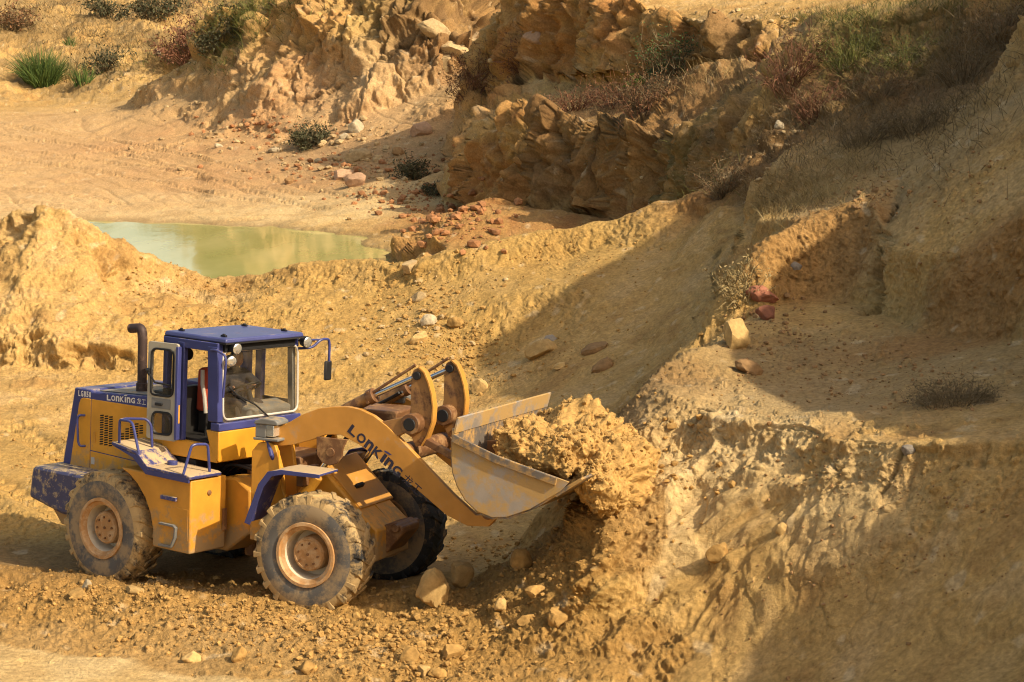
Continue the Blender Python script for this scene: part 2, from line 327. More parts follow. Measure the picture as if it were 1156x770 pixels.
dsp += bank * ((.30 - np.abs(rr_)) * .24 + (.25 - np.abs(rr2)) * .11) * sm(slope, .05, .15)
sc_ = np.nonzero((smoothz > .15) & (near > .5))[0]; k1, k2, k3 = worley(p[sc_] + .12 * fbm(p[sc_], 3., 2, 211.)[:, None], 1.3, 23)
dsp[sc_] -= .014 * (1 - sm(k2 - k1, .012, .05)) * sm(noise(p[sc_], .7, 215.), .05, .4)
# the crack between the shaded wall and the block
ca, cb = np.array(P(1008, 228, 33.2), np.float32), np.array(P(990, 350, 31.4), np.float32)
tq = np.clip(((p - ca) @ (cb - ca)) / ((cb - ca) @ (cb - ca)), 0, 1); dq = np.linalg.norm((p + .10 * np.stack([c1, c2, c3], 1)) - (ca + tq[:, None] * (cb - ca)), axis=1)
dsp -= .55 * np.exp(-(dq / (.06 + .10 * tq)) ** 2)
# tyre ruts left of the machine run off towards the back left
rx, ry = p[:, 0] + 9.0, p[:, 1] - 29.5
al = rx * -.77 + ry * .64; ac = rx * .64 + ry * .77
rutm = (1 - sm(np.abs(ac), 1.5, 2.2)) * sm(al, -2.5, 0) * (1 - sm(al, 9, 14)) * (1 - steep)
rut = np.cos(ac * 2.8 + .5 * noise(p, .5, 90.)) * .05 + .025 * np.sign(np.sin(al * 22 + np.abs(np.sin(ac * 2.8)) * 4))
dsp += rut * rutm * .8
# trails over the left flat
fl = blobs((100, 175, 93, 26, .5, (1.2, 1, .25)))
tr = noise(np.stack([p[:, 0] * .75 + p[:, 1] * .42, p[:, 0] * -.10 + p[:, 1] * .06, p[:, 2]], 1), (.9, .5, .2), 95.)
dsp += -np.maximum(0, .06 - np.abs(tr)) * .9 * fl
def tracks(A, B, gauge, wid, depth, fade=1.):
    """a pair of pressed tyre tracks from A to B"""
    a, b = np.array(P(*A)[:2]), np.array(P(*B)[:2]); ln = np.linalg.norm(b - a); e = (b - a) / ln; r = p[:, :2] - a
    al = r @ e; ac = r @ np.array((-e[1], e[0])) + .5 * np.sin(al * .12 + A[0]) + .06 * noise(p, .8, 99.)
    k = sm(al, 0, 2) * (1 - sm(al, ln - 2, ln)); q = np.abs(np.abs(ac) - gauge / 2)
    h = -depth * (1 - sm(q, wid * .3, wid * .55)) + depth * .6 * np.exp(-((q - wid * .75) / (wid * .25)) ** 2)
    h = h + (1 - sm(q, wid * .3, wid * .5)) * depth * .5 * np.sign(np.sin(al * 14 + np.sign(ac) + 5 * q))
    return h * k * fade
for A_, B_ in (((-80, 160, 99), (330, 225, 76.5)), ((-60, 200, 84), (250, 152, 98)), ((60, 150, 100), (420, 232, 74)), ((-100, 130, 112), (200, 178, 91)), ((150, 240, 76), (-150, 205, 84))): dsp += tracks(A_, B_, 2.1, .55, .055)
for A_, B_ in (((-60, 470, 38.5), (70, 600, 30)), ((-140, 540, 33.5), (40, 640, 27.8)), ((-20, 450, 40), (330, 470, 39)), ((-200, 500, 36), (60, 455, 39.8))): dsp += tracks(A_, B_, 2.1, .5, .05)
pin = sm(np.hypot((p[:, 0] + 3) / 4.2, (p[:, 1] - 27.2) / 2.2), .7, 1.4); dsp *= .25 + .75 * np.maximum(pin, crumb)
water_lvl = .12
p2 = p + n * dsp[:, None]
G2 = p2.reshape(NR, NC, 3)

# ------------------------------------------------------------------ soil colour (linear): soil tones, plus shade painted on the hillside and gullies
def mix(a, b, t): return a + (np.asarray(b, np.float32) - a) * t[:, None]
q2 = p + .6 * fbm(p, .7, 2, 120.)[:, None]
nA, nB, nC = fbm(q2, .25, 3, 130.), fbm(q2, .9, 3, 140.), noise(p, 6., 150.)
col = np.tile(np.array((.485, .312, .112), np.float32), (len(p), 1))
col = mix(col, (.52, .355, .165), sm(nB, -.1, .7) * .6)
col = mix(col, (.36, .21, .075), sm(-nB, 0, .7) * .7)
gold = blobs((450, 350, 45, 6), (600, 300, 46, 4), (300, 400, 43.5, 5), (100, 500, 33, 8), (600, 650, 25, 3.5), (300, 700, 25, 5))
col = mix(col, (.44, .275, .082), gold * .62)
pale = blobs((800, 470, 25.6, 2.4), (740, 560, 24.8, 1.6), (860, 470, 25, 1.5), (60, 755, 23.4, 3.5, .5, (1.5, .6, 1)), (250, 235, 75, 9, .6, (1.6, .8, 1)), (440, 80, 93, 5), (380, 100, 94, 3.5), (950, 560, 23, 1.3))
col = mix(col, (.60, .44, .215), pale * (.55 + .45 * sm(nB, -.4, .4)))
red = np.maximum(blobs((230, 140, 98, 6), (330, 100, 95, 5), (480, 170, 84, 6), (530, 240, 62, 4.5), (540, 250, 70, 5), (370, 185, 85, 8, .6, (1.6, 1, 1)), (700, 190, 60, 6), (820, 200, 47, 3), (300, 165, 95, 16, .7, (1, .7, .3)), (1110, 330, 28.6, 2.0, .4, (1.6, .5, .7))), far * steep * (.4 + .6 * sm(nA, -.45, .25)) * (.55 + .45 * sm(p[:, 0], -10, -4)))
col = mix(col, (.36, .165, .052), red * (.45 + .55 * sm(nA + nB, -.4, .5)) * .85)
olive = far * sm(noise(p, .16, 160.), .0, .35) * steep
col = mix(col, (.42, .31, .11), olive * .5 * (p[:, 0] < -2))
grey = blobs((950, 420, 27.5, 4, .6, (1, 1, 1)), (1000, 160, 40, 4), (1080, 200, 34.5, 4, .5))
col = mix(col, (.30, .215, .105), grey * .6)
humus_shade = blobs((960, 90, 46, 5), (1040, 110, 44, 4.5), (900, 140, 45, 3.5), (750, 110, 62, 5), (1120, 90, 44, 4), (340, 165, 89, 3.5), (790, 200, 52, 4), (690, 130, 64, 5), (535, 60, 96, 7), (800, 120, 57, 5), (845, 190, 47.5, 3))  # humus ground, with the shade of gully and cliff faces painted in
hill = blobs((950, 100, 46, 4.5), (1040, 95, 45.5, 4.5), (890, 150, 45.5, 3.2), (1120, 70, 44, 4), (855, 190, 47, 2.0))  # shade of the hillside, painted as a dark brown
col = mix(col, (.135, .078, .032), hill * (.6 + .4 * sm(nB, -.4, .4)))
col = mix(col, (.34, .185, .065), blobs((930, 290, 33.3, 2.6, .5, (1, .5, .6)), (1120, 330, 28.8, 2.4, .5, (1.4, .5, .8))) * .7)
col = mix(col, (.19, .115, .05), humus_shade * (.55 + .45 * sm(nB, -.5, .5)))
humus_shade = np.maximum(humus_shade, .8 * blobs((60, 20, 150, 14, .6, (2, 1.5, .5)), (170, 25, 145, 14, .6, (1.6, 1.5, .5)), (200, 5, 165, 16), (110, 55, 140, 7)) * sm(nA, -.5, .2))
col = mix(col, (.16, .11, .05), sm(p[:, 1], 112, 125) * sm(nA + .5 * nB, -.35, .25) * .6)
moss = blobs((980, 50, 47.5, 3.2), (265, 30, 107, 5.5), (250, 70, 105, 4), (770, 180, 55, 3), (930, 25, 51, 3), (880, 215, 37.5, 1.8))
col = mix(col, (.10, .105, .03), moss * sm(nB, -.5, .2) * .4)
dark_soil = blobs((-3, 640, 27.5, 5, .6, (1, .5, 1)), (200, 640, 27.6, 3.2, .5, (1.4, .45, .6)), (420, 640, 27.4, 2.0), (700, 480, 27.5, 2))  # darker brown patches beside and under the machine and on the bank flank
col = mix(col, (.25, .15, .062), dark_soil * .75)
shore = (1 - sm(p2[:, 2], .12, .28)) * sm(dist, 50, 54) * (1 - sm(dist, 76, 80))
col = mix(col, (.27, .19, .085), shore * .8)
col = mix(col, (.33, .19, .058), np.clip(crumb * 1.5, 0, 1) * .75)
col = mix(col, (.50, .325, .165), fl * .6)
col = mix(col, (.66, .53, .33), sm(noise(p, 3.1, 170.), .48, .66) * .35)
col *= (1 + .14 * nC + .10 * noise(p, 19., 180.))[:, None]
col = np.clip(col, .02, .8)

def make_terrain():
    me = bpy.data.meshes.new('pit_ground')
    idx = np.arange(NR * NC).reshape(NR, NC)
    f = np.stack([idx[:-1, :-1], idx[:-1, 1:], idx[1:, 1:], idx[1:, :-1]], 2).reshape(-1, 4)
    me.vertices.add(NR * NC); me.vertices.foreach_set('co', p2.astype(np.float32).ravel())
    me.loops.add(f.size); me.loops.foreach_set('vertex_index', f.astype(np.int32).ravel())
    me.polygons.add(len(f)); me.polygons.foreach_set('loop_start', np.arange(0, f.size, 4, dtype=np.int32))
    me.update(calc_edges=True)
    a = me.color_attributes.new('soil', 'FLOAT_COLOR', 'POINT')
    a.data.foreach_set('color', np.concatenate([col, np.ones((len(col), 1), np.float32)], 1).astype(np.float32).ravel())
    me.shade_smooth()
    o = bpy.data.objects.new('ground', me); COL.objects.link(o); o['kind'] = 'structure'
    return o
terrain = make_terrain()
PYG = 385 - F * np.tan(np.arctan2(G2[..., 2] - H, G2[..., 1]) + PIT)
NG = normals(G2)
def ground(px, py):
    """surveyed point of the ground: world position and normal"""
    t = tang(py); u = uX(px, t); c = int(np.argmin(np.abs(cu - u)))
    r = np.nonzero((PYG[:, c] <= py) & (G2[:, c, 1] > 17))[0]
    r = r[0] if len(r) else NR - 1
    nn = Nb[r, c]
    return Vector([float(v) for v in G2[r, c]]), Vector([float(v) for v in nn])
def ground_at(x, y):
    c = int(np.argmin(np.abs(cu - x / y))); r = int(np.searchsorted(Yr[:, c], y)); r = min(r, NR - 1)
    return float(G2[r, c, 2])
print('terrain', round(time.time() - T00, 1))
#@@MATS
def nmat(name):
    m = bpy.data.materials.new(name); m.use_nodes = True; t = m.node_tree
    return m, t, t.nodes['Principled BSDF'], t.nodes, t.links
def soil_mat():
    m, t, b, N, K = nmat('soil')
    at = N.new('ShaderNodeAttribute'); at.attribute_name = 'soil'
    g = N.new('ShaderNodeNewGeometry')
    n1 = N.new('ShaderNodeTexNoise'); n1.inputs['Scale'].default_value = 14; n1.inputs['Detail'].default_value = 8; n1.inputs['Roughness'].default_value = .7
    n2 = N.new('ShaderNodeTexNoise'); n2.inputs['Scale'].default_value = 70; n2.inputs['Detail'].default_value = 4
    v = N.new('ShaderNodeTexVoronoi'); v.inputs['Scale'].default_value = 26
    for q in (n1, n2, v): K.new(g.outputs['Position'], q.inputs['Vector'])
    r = N.new('ShaderNodeMapRange'); r.inputs[1].default_value = .3; r.inputs[2].default_value = .7; r.inputs[3].default_value = .62; r.inputs[4].default_value = 1.28
    K.new(n1.outputs['Fac'], r.inputs[0])
    hm = N.new('ShaderNodeVectorMath'); hm.operation = 'SCALE'; K.new(at.outputs['Color'], hm.inputs[0]); K.new(r.outputs[0], hm.inputs['Scale'])
    # pebbles
    pr = N.new('ShaderNodeMapRange'); pr.inputs[1].default_value = .10; pr.inputs[2].default_value = .16; pr.inputs[3].default_value = 1; pr.inputs[4].default_value = 0
    K.new(v.outputs['Distance'], pr.inputs[0])
    sp = N.new('ShaderNodeSeparateColor'); K.new(v.outputs['Color'], sp.inputs[0])
    gt = N.new('ShaderNodeMath'); gt.operation = 'GREATER_THAN'; gt.inputs[1].default_value = .86; K.new(sp.outputs[0], gt.inputs[0])
    mu = N.new('ShaderNodeMath'); mu.operation = 'MULTIPLY'; K.new(gt.outputs[0], mu.inputs[0]); K.new(pr.outputs[0], mu.inputs[1])
    cr = N.new('ShaderNodeValToRGB'); cr.color_ramp.elements[0].color = (.12, .085, .05, 1); cr.color_ramp.elements[1].color = (.58, .46, .30, 1)
    K.new(sp.outputs[1], cr.inputs[0])
    mx = N.new('ShaderNodeMix'); mx.data_type = 'RGBA'; K.new(mu.outputs[0], mx.inputs[0]); K.new(hm.outputs[0], mx.inputs[6]); K.new(cr.outputs[0], mx.inputs[7])
    K.new(mx.outputs[2], b.inputs['Base Color'])
    b.inputs['Roughness'].default_value = .95; b.inputs['Specular IOR Level'].default_value = .12
    ad = N.new('ShaderNodeMath'); ad.operation = 'ADD'; K.new(n1.outputs['Fac'], ad.inputs[0])
    m2 = N.new('ShaderNodeMath'); m2.operation = 'MULTIPLY_ADD'; m2.inputs[1].default_value = .35; K.new(n2.outputs['Fac'], m2.inputs[0]); K.new(mu.outputs[0], m2.inputs[2]); K.new(m2.outputs[0], ad.inputs[1])
    bp = N.new('ShaderNodeBump'); bp.inputs['Strength'].default_value = .9; bp.inputs['Distance'].default_value = .045
    K.new(ad.outputs[0], bp.inputs['Height']); K.new(bp.outputs[0], b.inputs['Normal'])
    return m
terrain.data.materials.append(soil_mat())
def mud_layer(t, N, K, base, dust, amount, scale, up=0.0, zdir=None):
    """colour socket: paint with irregular dried mud; amount .. threshold"""
    g = N.new('ShaderNodeTexCoord')
    n = N.new('ShaderNodeTexNoise'); n.inputs['Scale'].default_value = scale; n.inputs['Detail'].default_value = 9; n.inputs['Roughness'].default_value = .72
    K.new(g.outputs['Object'], n.inputs['Vector'])
    r = N.new('ShaderNodeMapRange'); r.inputs[1].default_value = 1 - amount - .05; r.inputs[2].default_value = 1 - amount + .08
    K.new(n.outputs['Fac'], r.inputs[0]); fac = r.outputs[0]
    if up:
        ge = N.new('ShaderNodeNewGeometry'); s = N.new('ShaderNodeSeparateXYZ'); K.new(ge.outputs['True Normal'], s.inputs[0])
        r2 = N.new('ShaderNodeMapRange'); r2.inputs[1].default_value = .5; r2.inputs[2].default_value = 1.; r2.inputs[4].default_value = up; K.new(s.outputs[2], r2.inputs[0])
        ad = N.new('ShaderNodeMath'); ad.operation = 'ADD'; K.new(n.outputs['Fac'], ad.inputs[0]); K.new(r2.outputs[0], ad.inputs[1])
        K.new(ad.outputs[0], r.inputs[0])
    if zdir:      # splashed from below: (z low, z high)
        s = N.new('ShaderNodeSeparateXYZ'); K.new(g.outputs['Object'], s.inputs[0])
        r3 = N.new('ShaderNodeMapRange'); r3.inputs[1].default_value = zdir[0]; r3.inputs[2].default_value = zdir[1]; r3.inputs[3].default_value = .22; r3.inputs[4].default_value = -.12
        K.new(s.outputs[2], r3.inputs[0]); a2 = N.new('ShaderNodeMath'); a2.operation = 'ADD'
        src = r.inputs[0].links[0].from_socket; K.new(src, a2.inputs[0]); K.new(r3.outputs[0], a2.inputs[1]); K.new(a2.outputs[0], r.inputs[0])
    nb = N.new('ShaderNodeTexNoise'); nb.inputs['Scale'].default_value = 3.; nb.inputs['Detail'].default_value = 6; K.new(g.outputs['Object'], nb.inputs['Vector'])
    rb = N.new('ShaderNodeMapRange'); rb.inputs[1].default_value = .3; rb.inputs[2].default_value = .7; rb.inputs[3].default_value = .82; rb.inputs[4].default_value = 1.1; K.new(nb.outputs['Fac'], rb.inputs[0])
    sc = N.new('ShaderNodeVectorMath'); sc.operation = 'SCALE'; sc.inputs[0].default_value = base; K.new(rb.outputs[0], sc.inputs['Scale'])
    mx = N.new('ShaderNodeMix'); mx.data_type = 'RGBA'; K.new(fac, mx.inputs[0]); K.new(sc.outputs[0], mx.inputs[6]); mx.inputs[7].default_value = (*dust, 1)
    return mx.outputs[2], fac, n
def paint(name, base, dust=(.36, .24, .11), amount=.36, scale=4., rough=.42, metal=0., up=0., bump=.02, zdir=None, spec=.4):
    m, t, b, N, K = nmat(name)
    c, fac, n = mud_layer(t, N, K, base, dust, amount, scale, up, zdir)
    K.new(c, b.inputs['Base Color'])
    r = N.new('ShaderNodeMapRange'); r.inputs[3].default_value = rough; r.inputs[4].default_value = .92; K.new(fac, r.inputs[0]); K.new(r.outputs[0], b.inputs['Roughness'])
    b.inputs['Specular IOR Level'].default_value = spec
    if metal:
        r2 = N.new('ShaderNodeMapRange'); r2.inputs[3].default_value = metal; r2.inputs[4].default_value = 0; K.new(fac, r2.inputs[0]); K.new(r2.outputs[0], b.inputs['Metallic'])
    if bump:
        bp = N.new('ShaderNodeBump'); bp.inputs['Strength'].default_value = .5; bp.inputs['Distance'].default_value = bump; K.new(n.outputs['Fac'], bp.inputs['Height']); K.new(bp.outputs[0], b.inputs['Normal'])
    return m
M = {}
M['orange'] = paint('orange_paint', (.64, .30, .024), (.42, .26, .11), .36, 5, .45, up=.12, bump=.004, zdir=(1.3, 2.2))
M['orange_dirty'] = paint('muddy_orange_paint', (.58, .27, .03), (.36, .235, .105), .42, 5, .5, up=.15, bump=.008, zdir=(.7, 1.5))
M['arm'] = paint('worn_orange_paint', (.52, .25, .045), (.42, .26, .12), .38, 6, .5, up=.05, bump=.003)
M['crank'] = paint('oily_tan_steel', (.30, .155, .05), (.12, .06, .03), .44, 5, .5, bump=.006)
M['brown'] = paint('greasy_brown_steel', (.16, .075, .03), (.30, .17, .07), .46, 6, .55, bump=.01)
M['blue'] = paint('blue_paint', (.046, .054, .185), (.36, .29, .22), .30, 9, .38, up=.16, bump=.004)
M['blue_clean'] = paint('blue_roof_paint', (.062, .072, .205), (.26, .23, .22), .30, 3, .36, up=.1, bump=.002)
M['blue_mud'] = paint('mud_spotted_blue_paint', (.052, .056, .125), (.42, .32, .18), .43, 11, .5, up=.1, bump=.012)
M['deck'] = paint('dusty_blue_deck', (.05, .056, .18), (.46, .34, .19), .41, 7, .5, up=.26, bump=.006)
M['black'] = paint('black_rubber_trim', (.012, .012, .013), (.2, .14, .08), .22, 8, .6, bump=.003)
M['dark'] = paint('dark_machine_interior', (.018, .016, .015), (.12, .08, .045), .30, 6, .7, bump=.004)
M['grille'] = paint('black_louvre', (.008, .007, .007), (.05, .03, .02), .2, 6, .8, bump=0)
M['greydoor'] = paint('grey_door_lining', (.38, .35, .27), (.34, .25, .14), .38, 5, .6, bump=.004)
M['greylamp'] = paint('grey_lamp_housing', (.17, .17, .16), (.36, .27, .16), .36, 9, .5, up=.15, bump=.003)
M['exhaust'] = paint('sooty_exhaust_steel', (.055, .035, .03), (.16, .09, .06), .42, 7, .6, metal=.3, bump=.004)
M['chrome'] = paint('chrome_rod', (.62, .62, .62), (.4, .26, .12), .24, 9, .15, metal=1., bump=0)
M['steel'] = paint('worn_bucket_steel', (.36, .32, .275), (.42, .27, .10), .56, 3.2, .45, metal=.25, bump=.012)
M['steel_dark'] = paint('dark_bucket_steel', (.16, .14, .12), (.42, .25, .08), .50, 4, .5, metal=.2, bump=.012)
M['tyre'] = paint('muddy_tyre_rubber', (.024, .025, .026), (.42, .29, .13), .57, 3.4, .72, bump=.03)
M['tyre_dry'] = paint('dusty_tyre_rubber', (.020, .022, .024), (.26, .17, .08), .42, 5, .62, bump=.02)
M['sidewall'] = paint('grey_dusty_sidewall', (.105, .10, .092), (.30, .22, .125), .51, 3.5, .85, bump=.008)
M['rim'] = paint('dusty_orange_rim', (.43, .23, .085), (.50, .33, .17), .50, 6, .7, bump=.006)
M['rim_dish'] = paint('pale_rim_dish', (.60, .52, .38), (.44, .28, .13), .36, 4, .7, bump=.004)
M['white'] = paint('white_lettering', (.72, .68, .62), (.4, .3, .2), .28, 14, .5, bump=0)
M['navy'] = paint('dark_blue_lettering', (.022, .022, .045), (.30, .17, .06), .33, 16, .5, bump=0)
M['red'] = paint('red_seat_fabric', (.42, .06, .025), (.2, .08, .04), .3, 8, .8, bump=.003)
M['cloth'] = paint('dark_jacket_cloth', (.020, .020, .028), (.05, .04, .04), .4, 10, .85, bump=.01)
M['skin'] = paint('skin', (.36, .19, .12), (.30, .15, .09), .35, 12, .55, bump=.002)
M['hair'] = paint('black_hair', (.012, .010, .009), (.03, .02, .02), .3, 30, .6, bump=.01)
M['piping'] = paint('pale_piping', (.5, .46, .4), (.4, .3, .2), .3, 8, .7, bump=0)
def lamp_glass():
    m, t, b, N, K = nmat('lamp_lens'); b.inputs['Base Color'].default_value = (.78, .76, .68, 1); b.inputs['Metallic'].default_value = .75; b.inputs['Roughness'].default_value = .16
    return m
M['lens'] = lamp_glass()
def glass(name, tint, dusty):
    m, t, b, N, K = nmat(name); out = N['Material Output']; m.use_nodes = True
    tr = N.new('ShaderNodeBsdfTransparent'); tr.inputs[0].default_value = (*tint, 1)
    gl = N.new('ShaderNodeBsdfGlossy'); gl.inputs['Roughness'].default_value = .03; gl.inputs[0].default_value = (.9, .92, .95, 1)
    lw_ = N.new('ShaderNodeLayerWeight'); lw_.inputs[0].default_value = .5; pw = N.new('ShaderNodeMath'); pw.operation = 'POWER'; pw.inputs[1].default_value = 4.; K.new(lw_.outputs['Facing'], pw.inputs[0]); fr = N.new('ShaderNodeMath'); fr.operation = 'MULTIPLY_ADD'; fr.inputs[1].default_value = .6; fr.inputs[2].default_value = .03; K.new(pw.outputs[0], fr.inputs[0])
    m1 = N.new('ShaderNodeMixShader'); K.new(fr.outputs[0], m1.inputs[0]); K.new(tr.outputs[0], m1.inputs[1]); K.new(gl.outputs[0], m1.inputs[2])
    df = N.new('ShaderNodeBsdfDiffuse'); df.inputs[0].default_value = (.36, .28, .17, 1)
    g = N.new('ShaderNodeTexCoord'); n = N.new('ShaderNodeTexNoise'); n.inputs['Scale'].default_value = 5; n.inputs['Detail'].default_value = 8; K.new(g.outputs['Object'], n.inputs['Vector'])
    s = N.new('ShaderNodeSeparateXYZ'); K.new(g.outputs['Object'], s.inputs[0])
    rz = N.new('ShaderNodeMapRange'); rz.inputs[1].default_value = 2.45; rz.inputs[2].default_value = 2.85; rz.inputs[3].default_value = .26; rz.inputs[4].default_value = 0; K.new(s.outputs[2], rz.inputs[0])
    ad = N.new('ShaderNodeMath'); ad.operation = 'ADD'; K.new(n.outputs['Fac'], ad.inputs[0]); K.new(rz.outputs[0], ad.inputs[1])
    r = N.new('ShaderNodeMapRange'); r.inputs[1].default_value = .42; r.inputs[2].default_value = .85; r.inputs[3].default_value = dusty * .12; r.inputs[4].default_value = dusty; K.new(ad.outputs[0], r.inputs[0])
    m2 = N.new('ShaderNodeMixShader'); K.new(r.outputs[0], m2.inputs[0]); K.new(m1.outputs[0], m2.inputs[1]); K.new(df.outputs[0], m2.inputs[2]); K.new(m2.outputs[0], out.inputs[0])
    return m
M['glass'] = glass('dusty_cab_glass', (.95, .95, .93), .11)
def clod_mat(name, base, var=.35, bump=.02, scale=9):
    m, t, b, N, K = nmat(name)
    g = N.new('ShaderNodeNewGeometry'); n = N.new('ShaderNodeTexNoise'); n.inputs['Scale'].default_value = scale; n.inputs['Detail'].default_value = 8; n.inputs['Roughness'].default_value = .7
    K.new(g.outputs['Position'], n.inputs['Vector'])
    r = N.new('ShaderNodeMapRange'); r.inputs[1].default_value = .3; r.inputs[2].default_value = .7; r.inputs[3].default_value = 1 - var; r.inputs[4].default_value = 1 + var; K.new(n.outputs['Fac'], r.inputs[0])
    r2 = N.new('ShaderNodeMapRange'); r2.inputs[3].default_value = .82; r2.inputs[4].default_value = 1.2; K.new(g.outputs['Random Per Island'], r2.inputs[0])
    mu = N.new('ShaderNodeMath'); mu.operation = 'MULTIPLY'; K.new(r.outputs[0], mu.inputs[0]); K.new(r2.outputs[0], mu.inputs[1])
    s = N.new('ShaderNodeVectorMath'); s.operation = 'SCALE'; s.inputs[0].default_value = base; K.new(mu.outputs[0], s.inputs['Scale']); K.new(s.outputs[0], b.inputs['Base Color'])
    b.inputs['Roughness'].default_value = .93; b.inputs['Specular IOR Level'].default_value = .15
    bp = N.new('ShaderNodeBump'); bp.inputs['Strength'].default_value = .7; bp.inputs['Distance'].default_value = bump; K.new(n.outputs['Fac'], bp.inputs['Height']); K.new(bp.outputs[0], b.inputs['Normal'])
    return m
M['clod'] = clod_mat('clod', (.39, .235, .078))
M['clod_red'] = clod_mat('red_clod', (.33, .16, .07))
M['heap'] = clod_mat('heaped_soil', (.40, .245, .082), .4, .03, 14)
M['stone_tan'] = clod_mat('tan_stone', (.45, .30, .12), .3)
M['stone_pale'] = clod_mat('pale_stone', (.41, .295, .15), .3)
M['stone_white'] = clod_mat('white_stone', (.42, .345, .225), .3)
M['stone_grey'] = clod_mat('grey_stone', (.27, .235, .19), .25)
M['stone_red'] = clod_mat('red_stone', (.30, .125, .075), .25)
M['stone_pink'] = clod_mat('pink_stone', (.40, .25, .15), .25)
M['stone_brown'] = clod_mat('brown_stone', (.30, .18, .08), .3)
def leaf_mat(name, c0, c1, rough=.7):
    m, t, b, N, K = nmat(name); g = N.new('ShaderNodeNewGeometry'); r = N.new('ShaderNodeValToRGB'); r.color_ramp.elements[0].color = (*c0, 1); r.color_ramp.elements[1].color = (*c1, 1)
    K.new(g.outputs['Random Per Island'], r.inputs[0]); K.new(r.outputs[0], b.inputs['Base Color']); b.inputs['Roughness'].default_value = rough; b.inputs['Specular IOR Level'].default_value = .2
    return m
M['reed'] = leaf_mat('green_reed', (.028, .058, .014), (.12, .175, .04))
M['redtwig'] = leaf_mat('red_twigs', (.10, .045, .025), (.24, .11, .06))
M['brownleaf'] = leaf_mat('brown_bramble', (.07, .045, .02), (.24, .12, .055))
M['drygrass'] = leaf_mat('dry_grass', (.20, .14, .055), (.42, .32, .15))
M['greygrass'] = leaf_mat('grey_brown_grass', (.08, .06, .03), (.23, .17, .09))
M['olivegrass'] = leaf_mat('olive_grass', (.06, .07, .015), (.19, .19, .05))
M['darkleaf'] = leaf_mat('dark_shrub_leaves', (.03, .034, .016), (.10, .095, .045))
M['ivy'] = leaf_mat('ivy_leaves', (.02, .045, .015), (.08, .13, .04))
M['fern'] = leaf_mat('bright_leaves', (.10, .22, .02), (.26, .42, .05))
M['plastic'] = leaf_mat('scrap', (.55, .08, .06), (.7, .6, .55))
